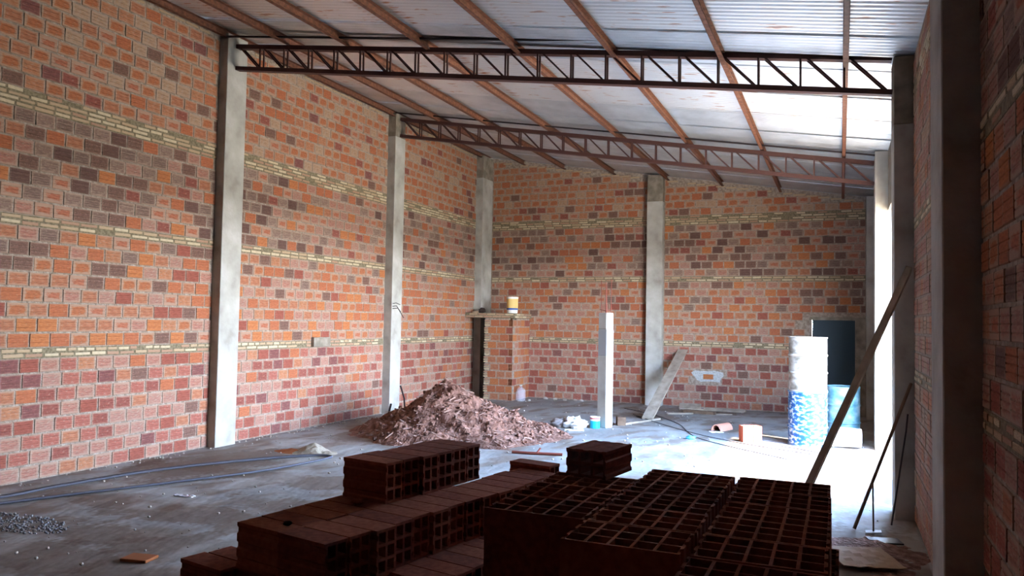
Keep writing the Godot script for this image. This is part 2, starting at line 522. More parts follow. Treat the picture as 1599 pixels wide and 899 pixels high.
func wall_panel(root: Node3D, o: Vector3, u: Vector3, n: Vector3, length: float, top: Callable, skip: Callable, s_seen := -1e9, s_seen_to := 1e9, dark := 0.0) -> void:
	# bricks of one panel; o is its lower corner on the face, u runs along the wall, n out of it
	var items: Array = []     # bricks to place
	var thin: Array = []
	var levels := []          # [y, kind]
	for i in 8:
		levels.append([0.002 + i * COURSE, 0])
	for i in 8:
		levels.append([1.326 + i * COURSE, 1])
	for i in 7:
		levels.append([2.652 + i * 0.152, 2])
	for i in 12:
		levels.append([3.905 + i * COURSE, 3])
	var row := 0
	for lv in levels:
		var y: float = lv[0] + 0.0765
		var s := -rng.randf() * 0.03 - (PITCH * 0.5 if row % 2 == 1 else 0.0)
		row += 1
		while s < length:
			var l := PITCH + rng.randf_range(-0.012, 0.01)
			var a: float = max(s, 0.004)
			var b: float = min(s + l - 0.018, length - 0.004)
			s += l
			if b - a < 0.05 or a < s_seen or b > s_seen_to:
				continue
			var ty: float = min(top.call(a), top.call(b))
			if y + 0.075 > ty - 0.03 or skip.call(a, b, y - 0.07, y + 0.07):
				continue
			var bias := dark
			if lv[1] == 1:
				bias += clampf((y - 1.9) * 2.2, -0.6, 1.6) * (1.0 if dark >= 0.0 else 0.3)
			items.append([a, b, y, pick(4 if dark < -0.5 else lv[1], a + o.x * 3.0, y, bias)])
	for belt in [[1.226, 2, 0.05], [2.55, 2, 0.05], [3.716, 4, 0.0475]]:
		for k in belt[1]:
			var y: float = belt[0] + belt[2] * (k + 0.5)
			var s := -rng.randf() * 0.2
			while s < length:
				var l := rng.randf_range(0.17, 0.235)
				if belt[0] < 1.5 and k == 1:
					l = rng.randf_range(0.09, 0.16)
				var a: float = max(s + 0.012, 0.01)
				var b: float = min(s + l - 0.012, length - 0.01)
				s += l
				if b - a < 0.04 or a < s_seen or b > s_seen_to or skip.call(a, b, y, y) or rng.randf() < (0.3 if belt[1] == 4 and k == 3 else 0.12):
					continue
				if y + 0.03 > top.call(a) or y + 0.03 > top.call(b):
					continue
				thin.append([a, b, y + rng.randf_range(-0.003, 0.003), ["thin_pale", "thin_pale", "thin_buff", "thin_buff", "thin_rose"][rng.randi() % 5]])
	# one row of thin bricks under the roof
	var s2 := 0.05
	while s2 < length - 0.25:
		var l := rng.randf_range(0.18, 0.24)
		var ya: float = top.call(s2 + l / 2) - 0.085
		if s2 > s_seen and s2 + l < s_seen_to and rng.randf() < 0.8:
			thin.append([s2, s2 + l - 0.02, ya, "thin_buff"])
		s2 += l
	var cam := P(0, CAM_H, 0)
	for it in items:
		var c: Vector3 = o + u * ((it[0] + it[1]) / 2) + Vector3.UP * it[2]
		it.append(c.distance_to(cam) + (50.0 if (n.x > 0.5 and -c.z < 4.8) or (n.x < -0.5 and -c.z < 3.3) else 0.0))   # those outside the frame last
	items.sort_custom(func(p, q): return p[4] < q[4])
	var rest := {}
	for i in items.size():
		var it = items[i]
		var mesh: ArrayMesh = brick_meshes[rng.randi() % brick_meshes.size()]
		var sx: float = (it[1] - it[0]) / 0.205
		var tilt := rng.randf_range(-0.008, 0.008)
		var proud := rng.randf_range(0.0, 0.005)
		var bs := Basis(u * sx, Vector3.UP * rng.randf_range(0.97, 1.01), n) * Basis(Vector3(0, 0, 1), tilt)
		var xf := Transform3D(bs, o + u * ((it[0] + it[1]) / 2) + Vector3.UP * it[2] + n * proud)
		if i < 300:
			part("brick", mesh, M[it[3]], root, xf)
		else:
			if not rest.has(it[3]):
				rest[it[3]] = begin()
			rest[it[3]].append_from(mesh, 0, xf)
	if rest.size():
		var am := ArrayMesh.new()
		for k in rest:
			rest[k].commit(am)
			am.surface_set_material(am.get_surface_count() - 1, M[k])
		var r := part("farther_bricks", am, null, root)
		r.set_meta("kind", "stuff")
	thin.sort_custom(func(p, q): return (o + u * p[0]).distance_to(cam) + (50.0 if n.x > 0.5 and o.z - p[0] > -4.8 else 0.0) < (o + u * q[0]).distance_to(cam) + (50.0 if n.x > 0.5 and o.z - q[0] > -4.8 else 0.0))
	for i in min(thin.size(), 300):
		var it = thin[i]
		var sx: float = (it[1] - it[0]) / 0.2
		var bs := Basis(u * sx, Vector3.UP * rng.randf_range(0.8, 1.05), n) * Basis(Vector3(0, 0, 1), rng.randf_range(-0.02, 0.02))
		part("thin_brick", thin_mesh, M[it[3]], root, Transform3D(bs, o + u * ((it[0] + it[1]) / 2) + Vector3.UP * it[2] + n * rng.randf_range(0.001, 0.006)))

func slab(st: SurfaceTool, o: Vector3, u: Vector3, n: Vector3, s0: float, s1: float, y0: float, ya: float, yb: float, thick: float) -> void:
	# a wall core: its face lies 5 mm behind the bricks' faces
	var f := n * -0.005
	var b := n * -thick
	var A := o + u * s0 + Vector3.UP * y0
	var B := o + u * s1 + Vector3.UP * y0
	var C := o + u * s1 + Vector3.UP * yb
	var D := o + u * s0 + Vector3.UP * ya
	quad(st, A + f, D + f, C + f, B + f)
	quad(st, B + b, C + b, D + b, A + b)
	quad(st, D + f, D + b, C + b, C + f)
	quad(st, A + b, A + f, B + f, B + b)
	quad(st, A + b, D + b, D + f, A + f)
	quad(st, B + f, C + f, C + b, B + b)

func belts(st: SurfaceTool, o: Vector3, u: Vector3, n: Vector3, s0: float, s1: float, top: Callable) -> void:
	for b in [[1.222, 1.326], [2.546, 2.652], [3.712, 3.905]]:
		var hi: float = min(b[1], min(top.call(s0), top.call(s1)))
		if hi > b[0]:
			slab(st, o + n * 0.0035, u, n, s0, s1, b[0], hi, hi, 0.03)

func wall(called: String, label: String) -> Node3D:
	var r := Node3D.new()
	r.name = called
	add_child(r)
	tag(r, label, "wall", "", "structure")
	return r

func build_walls() -> void:
	for k in 3:
		brick_meshes.append(grooved_brick(0.205, 0.135, 0.02, 2, k))
	brick_meshes.append(grooved_brick(0.205, 0.135, 0.02, 3, 7))
	thin_mesh = grooved_brick(0.2, 0.033, 0.02, 0, 9)
	var never := func(_a, _b, _c, _d): return false
	var lt := func(_s): return roof_y(LX) + 0.0
	# left wall: three panels between the columns, and a plain one beside the camera
	var spans := [[2.4, 7.66, "wall_left", "nearest brick panel of the left wall, cut by the photo's left edge"], [8.02, 11.76, "wall_left_001", "left wall brick panel between the first and second concrete columns"], [12.1, 15.42, "wall_left_002", "farthest left wall brick panel, running into the hall's back corner"]]
	for sp in spans:
		var w := wall(sp[2], sp[3])
		var o := P(LX, 0, sp[0])
		var len: float = sp[1] - sp[0]
		var st := begin()
		slab(st, o, Vector3(0, 0, -1), Vector3(1, 0, 0), -0.2 if sp[0] > 5 else -0.02, len + 0.2, -0.05, roof_y(LX) + 0.02, roof_y(LX) + 0.02, 0.14)
		part("mortar", st.commit(), M.mortar, w)
		st = begin()
		belts(st, o, Vector3(0, 0, -1), Vector3(1, 0, 0), 0.0, len, lt)
		part("belt_mortar", st.commit(), M.belt_mortar, w)
		wall_panel(w, o, Vector3(0, 0, -1), Vector3(1, 0, 0), len, lt, never, -1e9, 1e9, 0.5 if sp[0] < 5 else (0.1 if sp[0] < 10 else -0.1))
	var w0 := wall("wall_left_003", "plain stretch of the left wall beside the camera, outside the photo")
	var st0 := begin()
	slab(st0, P(LX, 0, -13.0), Vector3(0, 0, -1), Vector3(1, 0, 0), 0.0, 15.39, -0.05, roof_y(LX) + 0.02, roof_y(LX) + 0.02, 0.14)
	part("mortar", st0.commit(), M.red_b_plain, w0)
	# back wall
	var bt := func(s): return roof_y(LX + s)
	var bo := P(LX, 0, BD)
	var col := [LX, -3.70, -3.36, 0.60]
	var door := func(a, b, y0, _y1): return a + LX > -0.62 and y0 < 1.82
	var bw := wall("wall_back", "back wall brick panel left of the concrete pilaster, behind the brick closet")
	var stb := begin()
	slab(stb, bo, Vector3.RIGHT, Vector3(0, 0, 1), -0.14, 3.9, -0.05, roof_y(LX - 0.14) + 0.01, roof_y(LX + 3.9) + 0.01, 0.14)
	part("mortar", stb.commit(), M.mortar, bw)
	stb = begin()
	var bo1 := P(-7.29, 0, BD)
	var bt1 := func(s): return roof_y(-7.29 + s)
	belts(stb, bo1, Vector3.RIGHT, Vector3(0, 0, 1), 0.0, 3.59, bt1)
	part("belt_mortar", stb.commit(), M.belt_mortar, bw)
	var closet := func(a, b, _y0, y1): return b - 7.29 < -6.45 and y1 < 1.7
	wall_panel(bw, bo1, Vector3.RIGHT, Vector3(0, 0, 1), 3.59, bt1, closet, -1e9, 1e9, 0.1)
	var bw2 := wall("wall_back_001", "back wall brick panel right of the pilaster, holding the dark door")
	var bo2 := P(-3.36, 0, BD)
	var bt2 := func(s): return roof_y(-3.36 + s)
	stb = begin()
	slab(stb, bo2, Vector3.RIGHT, Vector3(0, 0, 1), -0.3, 2.855, -0.05, roof_y(-3.66) + 0.01, roof_y(-0.505) + 0.01, 0.14)
	slab(stb, bo2, Vector3.RIGHT, Vector3(0, 0, 1), 2.855, 3.615, 1.80, roof_y(-0.505) + 0.01, roof_y(0.255) + 0.01, 0.14)
	slab(stb, bo2, Vector3.RIGHT, Vector3(0, 0, 1), 3.615, 4.1, -0.05, roof_y(0.255) + 0.01, roof_y(0.74) + 0.01, 0.14)
	part("mortar", stb.commit(), M.mortar, bw2)
	stb = begin()
	belts(stb, bo2, Vector3.RIGHT, Vector3(0, 0, 1), 0.0, 2.8, bt2)
	slab(stb, bo2 + Vector3(0, 0, 0.0035), Vector3.RIGHT, Vector3(0, 0, 1), 2.8, 3.8, 2.546, 2.652, 2.652, 0.03)
	slab(stb, bo2 + Vector3(0, 0, 0.0035), Vector3.RIGHT, Vector3(0, 0, 1), 2.8, 3.8, 3.712, 3.905, 3.905, 0.03)
	part("belt_mortar", stb.commit(), M.belt_mortar, bw2)
	var skip2 := func(a, b, y0, y1): return (b - 3.36 > -0.62 and y0 < 1.85) or ((a + b) / 2 - 3.36 > -2.74 and (a + b) / 2 - 3.36 < -2.19 and (y0 + y1) / 2 > 0.53 and (y0 + y1) / 2 < 0.73)
	wall_panel(bw2, bo2, Vector3.RIGHT, Vector3(0, 0, 1), 3.8, bt2, skip2, -1e9, 1e9, 0.15)
	# plaster round the door and the filled hole in the wall
	stb = begin()
	slab(stb, bo2 + Vector3(0, 0, 0.012), Vector3.RIGHT, Vector3(0, 0, 1), 3.62, 3.8, 0.0, 1.86, 1.86, 0.03)
	slab(stb, bo2 + Vector3(0, 0, 0.012), Vector3.RIGHT, Vector3(0, 0, 1), 2.82, 3.62, 1.80, 1.86, 1.86, 0.03)
	part("door_plaster", stb.commit(), M.damp_concrete, bw2)
	var pts := [Vector2(-2.79, 0.70), Vector2(-2.72, 0.74), Vector2(-2.45, 0.735), Vector2(-2.35, 0.75), Vector2(-2.27, 0.74), Vector2(-2.16, 0.72), Vector2(-2.15, 0.65), Vector2(-2.2, 0.60), Vector2(-2.22, 0.52), Vector2(-2.4, 0.535), Vector2(-2.6, 0.52), Vector2(-2.68, 0.56), Vector2(-2.72, 0.62), Vector2(-2.76, 0.65)]
	stb = begin()
	for i in pts.size():
		var a: Vector2 = pts[i]
		var b: Vector2 = pts[(i + 1) % pts.size()]
		tri(stb, P(-2.46, 0.63, BD - 0.011), P(a.x, a.y, BD - 0.011), P(b.x, b.y, BD - 0.011))
		quad(stb, P(a.x, a.y, BD - 0.011), P(a.x, a.y, BD + 0.01), P(b.x, b.y, BD + 0.01), P(b.x, b.y, BD - 0.011))
	part("patch", stb.commit(), M.patch_mortar, bw2)
	part("brick", brick_meshes[0], M.bright_a, bw2, Transform3D(Basis.from_scale(Vector3(0.98, 0.75, 1)), P(-2.45, 0.625, BD - 0.018)))
	# right wall: the panel between the near and the middle column, the one beside the camera, the far one; open in between
	var rt := func(_s): return roof_y(RX) - 0.01
	var rw := wall("wall_right", "strip of the right wall's brickwork between the two nearest right columns")
	var ro := P(RX, 0, 7.66)
	var str_ := begin()
	slab(str_, ro, Vector3(0, 0, 1), Vector3(-1, 0, 0), -0.2, 3.2, -0.05, roof_y(RX) + 0.01, roof_y(RX) + 0.01, 0.14)
	part("mortar", str_.commit(), M.mortar, rw)
	str_ = begin()
	belts(str_, ro, Vector3(0, 0, 1), Vector3(-1, 0, 0), 0.0, 3.06, rt)
	part("belt_mortar", str_.commit(), M.belt_mortar, rw)
	wall_panel(rw, ro, Vector3(0, 0, 1), Vector3(-1, 0, 0), 3.06, rt, never, -1e9, 1e9, -0.6)
	var rw1 := wall("wall_right_001", "shaded brickwork of the right wall at the photo's right edge")
	var ro1 := P(RX, 0, 4.1)
	str_ = begin()
	slab(str_, ro1, Vector3(0, 0, 1), Vector3(-1, 0, 0), -0.2, 17.1, -0.05, roof_y(RX) + 0.01, roof_y(RX) + 0.01, 0.14)
	part("mortar", str_.commit(), M.mortar, rw1)
	str_ = begin()
	belts(str_, ro1, Vector3(0, 0, 1), Vector3(-1, 0, 0), 0.0, 1.6, rt)
	part("belt_mortar", str_.commit(), M.belt_mortar, rw1)
	wall_panel(rw1, ro1, Vector3(0, 0, 1), Vector3(-1, 0, 0), 1.6, rt, never, -1e9, 1e9, -0.3)
	var rw2 := wall("wall_right_002", "far stretch of the right wall beyond the opening, hidden behind its column")
	str_ = begin()
	slab(str_, P(RX, 0, 16.0), Vector3(0, 0, 1), Vector3(-1, 0, 0), 0.0, 4.0, -0.05, roof_y(RX) + 0.01, roof_y(RX) + 0.01, 0.14)
	part("mortar", str_.commit(), M.mortar, rw2)
	var rw3 := wall("wall_right_003", "wall over the wide opening in the right side")
	str_ = begin()
	slab(str_, P(RX, 0, 11.9), Vector3(0, 0, 1), Vector3(-1, 0, 0), 0.0, 4.0, 3.3, roof_y(RX) + 0.01, roof_y(RX) + 0.01, 0.14)
	part("lintel", str_.commit(), M.damp_concrete, rw3)
	var fw := wall("wall_front", "wall behind the camera that closes the hall")
	str_ = begin()
	slab(str_, P(RX + 0.1, 0, -13.0), Vector3.LEFT, Vector3(0, 0, -1), 0.0, 8.3, -0.05, roof_y(RX + 0.1) + 0.01, roof_y(RX - 8.2) + 0.01, 0.14)
	part("mortar", str_.commit(), M.red_b_plain, fw)

# ---------------------------------------------------------------- floor, roof, columns, trusses
func build_floor() -> void:
	var st := begin()
	var x0 := LX - 0.2
	var x1 := RX + 0.14
	var z0 := 13.1
	var z1 := -(BD + 0.14)
	quad(st, Vector3(x0, 0, z1), Vector3(x1, 0, z1), Vector3(x1, 0, z0), Vector3(x0, 0, z0), Vector2(0, 0), Vector2((x1 - x0) / 8.25, 0), Vector2((x1 - x0) / 8.25, (z0 - z1) / 16.5), Vector2(0, (z0 - z1) / 16.5))
	quad(st, Vector3(x0, -0.12, z0), Vector3(x1, -0.12, z0), Vector3(x1, -0.12, z1), Vector3(x0, -0.12, z1))
	for e in [[Vector3(x0, 0, z0), Vector3(x1, 0, z0)], [Vector3(x1, 0, z0), Vector3(x1, 0, z1)], [Vector3(x1, 0, z1), Vector3(x0, 0, z1)], [Vector3(x0, 0, z1), Vector3(x0, 0, z0)]]:
		var dn := Vector3(0, -0.12, 0)
		quad(st, e[0] + dn, e[0], e[1], e[1] + dn)
	var m := mat("floor", Color.WHITE, 0.88)
	m.albedo_texture = floor_texture()
	m.heightmap_enabled = true
	m.heightmap_texture = noise_tex([[0, Color.BLACK], [1, Color.WHITE]], 0.02, 211, 1024, 6)
	m.heightmap_scale = 2.0
	var f := MeshInstance3D.new()
	f.name = "floor"
	f.mesh = st.commit()
	f.material_override = m
	add_child(f)
	tag(f, "dusty grey cement floor with brown earth stains", "floor", "", "structure")
	# the ground outside the open side
	st = begin()
	quad(st, Vector3(RX + 0.14, -0.03, -60), Vector3(60, -0.03, -60), Vector3(60, -0.03, 40), Vector3(RX + 0.14, -0.03, 40))
	quad(st, Vector3(-60, -0.13, -60), Vector3(RX + 0.2, -0.13, -60), Vector3(RX + 0.2, -0.13, 40), Vector3(-60, -0.13, 40))
	var g := MeshInstance3D.new()
	g.name = "ground"
	g.mesh = st.commit()
	g.material_override = M.earth
	add_child(g)
	tag(g, "sunlit bare earth outside the open right side", "ground", "", "structure")

func build_roof() -> void:
	var r := Node3D.new()
	r.name = "ceiling"
	add_child(r)
	tag(r, "corrugated bare metal roof sheets sloping down to the right", "roof", "", "structure")
	var x0 := LX - 0.35
	var x1 := 1.14
	var d := -13.3
	var i := 0
	var p := 0.084
	while d < BD + 0.5:
		var st := begin()
		var lift := 0.02 + (0.006 if i % 2 == 0 else 0.0)
		var waves := 12
		var seg := 6
		for k in waves * seg:
			var t0 := float(k) / seg
			var t1 := float(k + 1) / seg
			var h0 := lift + 0.009 * (1.0 - cos(t0 * TAU))
			var h1 := lift + 0.009 * (1.0 - cos(t1 * TAU))
			var da := d + t0 * p
			var db := d + t1 * p
			var n0 := Vector3(0, -1, -0.009 * sin(t0 * TAU) * TAU / p).normalized()
			var n1 := Vector3(0, -1, -0.009 * sin(t1 * TAU) * TAU / p).normalized()
			var q := [P(x0, roof_y(x0) + h0, da), P(x1, roof_y(x1) + h0, da), P(x1, roof_y(x1) + h1, db), P(x0, roof_y(x0) + h1, db)]
			var nn := [n0, n0, n1, n1]
			for j in [0, 1, 2, 0, 2, 3]:
				st.set_normal(nn[j])
				st.set_uv(Vector2(q[j].x, q[j].z))
				st.add_vertex(q[j])
		var rusty := i in [20, 22, 23]
		part("roof_sheet", st.commit(), M.roof_metal_rusty if rusty else M.roof_metal, r)
		d += waves * p - 0.03
		i += 1

func purlins() -> void:
	var xs := [-7.36, -6.52, -5.56, -4.44, -3.29, -2.19, -1.08, 0.045]
	var words := ["running along the top of the left brick wall", "second from the left wall", "third from the left wall", "fourth from the left wall", "fourth from the right wall", "third from the right wall", "second from the right wall", "nearest the right columns"]
	for i in xs.size():
		var x: float = xs[i]
		var y := roof_y(x) + 0.018
		var st := begin()
		var a := -12.9
		var b := BD - 0.01
		# a channel: web, lower flange, upper flange, lips
		box(st, P(x - 0.024, y - 0.095, b), P(x - 0.020, y, a))
		box(st, P(x - 0.024, y - 0.095, b), P(x + 0.024, y - 0.091, a))
		box(st, P(x - 0.024, y - 0.004, b), P(x + 0.024, y, a))
		box(st, P(x + 0.020, y - 0.095, b), P(x + 0.024, y - 0.080, a))
		single("steel_purlin", st.commit(), M.purlin_steel, Transform3D(), "rust-red steel purlin under the roof sheets, " + words[i], "purlin", "roof purlins")

func truss(d: float, label: String, x0: float, x1: float, ya: float, yb: float, depth_a: float, depth_b: float) -> void:
	var t := thing("roof_truss", label, "truss", P((x0 + x1) / 2, 0, d), "steel roof trusses")
	var c := t.position
	var top := func(x): return lerpf(ya, yb, (x - x0) / (x1 - x0))
	var bot := func(x): return lerpf(ya - depth_a, yb - depth_b, (x - x0) / (x1 - x0))
	var A := P(x0, ya, d) - c
	var B := P(x1, yb, d) - c
	part("top_chord", bar_mesh(A, B, 0.085, 0.055), M.truss_steel, t)
	var C := P(x0, ya - depth_a, d) - c
	var D := P(x1, yb - depth_b, d) - c
	part("bottom_chord", bar_mesh(C, D, 0.085, 0.05), M.truss_steel, t)
	var n := 20
	for i in range(0, n + 1):
		var x := lerpf(x0 + 0.02, x1 - 0.02, float(i) / n)
		for s in [-1, 1]:
			if i > 0 and i < n:
				part("upright", bar_mesh(P(x, bot.call(x) + 0.02, d + 0.036 * s) - c, P(x, top.call(x) - 0.02, d + 0.036 * s) - c, 0.018, 0.018, Vector3(1, 0, 0)), M.truss_steel, t)
			if i < n:
				var xa := x + 0.06
				var xb := lerpf(x0 + 0.02, x1 - 0.02, float(i + 1) / n) - 0.03
				part("diagonal", bar_mesh(P(xb, bot.call(xb) + 0.02, d + 0.036 * s) - c, P(xa, top.call(xa) - 0.02, d + 0.036 * s) - c, 0.018, 0.018, Vector3(0, 0, 1)), M.truss_steel, t)
	# the strap that holds the sheets beside the truss
	part("sheet_strap", bar_mesh(P(x0, ya + 0.075, d - 0.2) - c, P(x1, yb + 0.075, d - 0.2) - c, 0.03, 0.02), M.dark_steel, t)

func column(label: String, x0: float, x1: float, d0: float, d1: float, h: float, cap: float) -> Node3D:
	var t := thing("concrete_column", label, "column", P((x0 + x1) / 2, 0, (d0 + d1) / 2), "concrete columns in the walls")
	var c := t.position
	var st := begin()
	box(st, P(x0, -0.02, d1) - c, P(x1, h - cap, d0) - c, 0.006)
	part("shaft", st.commit(), M.concrete, t)
	if cap > 0.0:
		# upper pour of a darker mix with a ragged lower edge
		st = begin()
		box(st, P(x0 + 0.002, h - cap, d1 - 0.002) - c, P(x1 - 0.002, h, d0 + 0.002) - c, 0.006)
		part("upper_pour", st.commit(), M.damp_concrete, t)
	return t

func build_columns() -> void:
	column("nearest left concrete column with a dark side, standing before the first truss", LX - 0.02, -7.335, 7.66, 8.02, roof_y(-7.4) - 0.02, 0.0)
	var c2 := column("second left concrete column, half hidden by the soil heap, wires sticking out", LX - 0.02, -7.315, 11.76, 12.10, roof_y(-7.4) - 0.02, 0.42)
	column("concrete column in the back left corner above the brick closet", LX - 0.02, -7.30, 15.42, BD - 0.004, roof_y(-7.4) - 0.04, 0.5)
	column("concrete pilaster in the middle of the back wall", -3.70, -3.37, BD - 0.17, BD + 0.02, roof_y(-3.5) - 0.01, 0.55)
	column("concrete column in the back right corner beside the dark door", 0.44, RX + 0.02, 15.6, BD - 0.004, roof_y(0.52) - 0.02, 0.0)
	column("far right concrete column, blown white by sunlight below its top", 0.44, RX + 0.13, 11.76, 12.10, roof_y(0.44) + 0.0, 0.0)
	column("middle right concrete column that the first truss rests on", 0.44, RX + 0.14, 7.66, 8.02, roof_y(0.44) - 0.0, 0.62)
	column("nearest right concrete column, a dark upright at the right edge", 0.44, RX + 0.02, 4.12, 4.60, roof_y(0.44) - 0.02, 0.0)
	# wires out of the second column
	var c := c2.position
	for w in [[1.95, 0.22, -0.02], [1.90, 0.24, -0.10], [1.86, 0.3, -0.16]]:
		part("wire", tube([P(-7.33, w[0], 11.8) - c, P(-7.33 + w[1] * 0.5, w[0] + 0.01, 11.75) - c, P(-7.33 + w[1], w[0] + w[2], 11.7) - c], 0.006, 5), M.rebar, c2)

# ---------------------------------------------------------------- hollow bricks
func hollow(nx: int, ny: int, sx: float, sy: float, length: float, t: float, notch_x: float, notch_y := 0.0) -> ArrayMesh:
	# section in x and y (centred), extruded along z from -length/2 to length/2, open cells right through
	var st := begin()
	var za := -length / 2
	var zb := length / 2
	var ox := -sx / 2
	var oy := -sy / 2
	var cw := (sx - t * (nx + 1)) / nx
	var ch := (sy - t * (ny + 1)) / ny
	for z in [za, zb]:
		var fl: bool = z == za
		# ribs of the end face, inner ones
		for i in range(1, nx):
			var x := ox + i * (cw + t)
			face(st, x, oy + t, x + t, oy + sy - t, z, fl)
		for j in range(1, ny):
			for i in nx:
				var x := ox + t + i * (cw + t)
				var y := oy + j * (ch + t)
				face(st, x, y, x + cw, y + t, z, fl)
	for i in nx:
		for j in ny:
			var x0 := ox + t + i * (cw + t)
			var y0 := oy + t + j * (ch + t)
			var x1 := x0 + cw
			var y1 := y0 + ch
			var c := [Vector2(x0, y0), Vector2(x1, y0), Vector2(x1, y1), Vector2(x0, y1)]
			for k in 4:
				var a: Vector2 = c[k]
				var b: Vector2 = c[(k + 1) % 4]
				quad(st, Vector3(a.x, a.y, za), Vector3(b.x, b.y, za), Vector3(b.x, b.y, zb), Vector3(a.x, a.y, zb))
	# outer faces with a groove per cell
	for side in 4:
		var n := ny if side < 2 else nx
		var s := sy if side < 2 else sx
		var notch := notch_x if side < 2 else notch_y
		var prof: Array[Vector2] = [Vector2(0, 0)]
		for k in n:
			var m := s * (k + 0.5) / n
			var g := s / n
			prof.append(Vector2(m - g * 0.26, 0))
			prof.append(Vector2(m - g * 0.14, notch))
			prof.append(Vector2(m + g * 0.14, notch))
			prof.append(Vector2(m + g * 0.26, 0))
		prof.append(Vector2(s, 0))
		for k in prof.size() - 1:
			var a := outer(side, prof[k], ox, oy, sx, sy)
			var b := outer(side, prof[k + 1], ox, oy, sx, sy)
			var flip := side == 0 or side == 3
			if flip:
				quad(st, Vector3(a.x, a.y, za), Vector3(b.x, b.y, za), Vector3(b.x, b.y, zb), Vector3(a.x, a.y, zb))
			else:
				quad(st, Vector3(a.x, a.y, zb), Vector3(b.x, b.y, zb), Vector3(b.x, b.y, za), Vector3(a.x, a.y, za))
			var ia := outer(side, Vector2(clampf(prof[k].x, 0.0 if side < 2 else t, s - (0.0 if side < 2 else t)), t), ox, oy, sx, sy)
			var ib := outer(side, Vector2(clampf(prof[k + 1].x, 0.0 if side < 2 else t, s - (0.0 if side < 2 else t)), t), ox, oy, sx, sy)
			for z in [za, zb]:
				var fl: bool = (z == za) != flip
				if fl:
					quad(st, Vector3(a.x, a.y, z), Vector3(b.x, b.y, z), Vector3(ib.x, ib.y, z), Vector3(ia.x, ia.y, z))
				else:
					quad(st, Vector3(ia.x, ia.y, z), Vector3(ib.x, ib.y, z), Vector3(b.x, b.y, z), Vector3(a.x, a.y, z))
	return st.commit()

func outer(side: int, p: Vector2, ox: float, oy: float, sx: float, sy: float) -> Vector2:
	match side:
		0: return Vector2(ox + p.y, oy + p.x)
		1: return Vector2(ox + sx - p.y, oy + p.x)
		2: return Vector2(ox + p.x, oy + p.y)
	return Vector2(ox + p.x, oy + sy - p.y)

func face(st: SurfaceTool, x0: float, y0: float, x1: float, y1: float, z: float, towards_minus: bool) -> void:
	if towards_minus:
		quad(st, Vector3(x0, y0, z), Vector3(x1, y0, z), Vector3(x1, y1, z), Vector3(x0, y1, z))
	else:
		quad(st, Vector3(x0, y1, z), Vector3(x1, y1, z), Vector3(x1, y0, z), Vector3(x0, y0, z))

func clay() -> StandardMaterial3D:
	return M[["loose_clay", "loose_clay_b", "loose_clay_c"][rng.randi() % 3]]

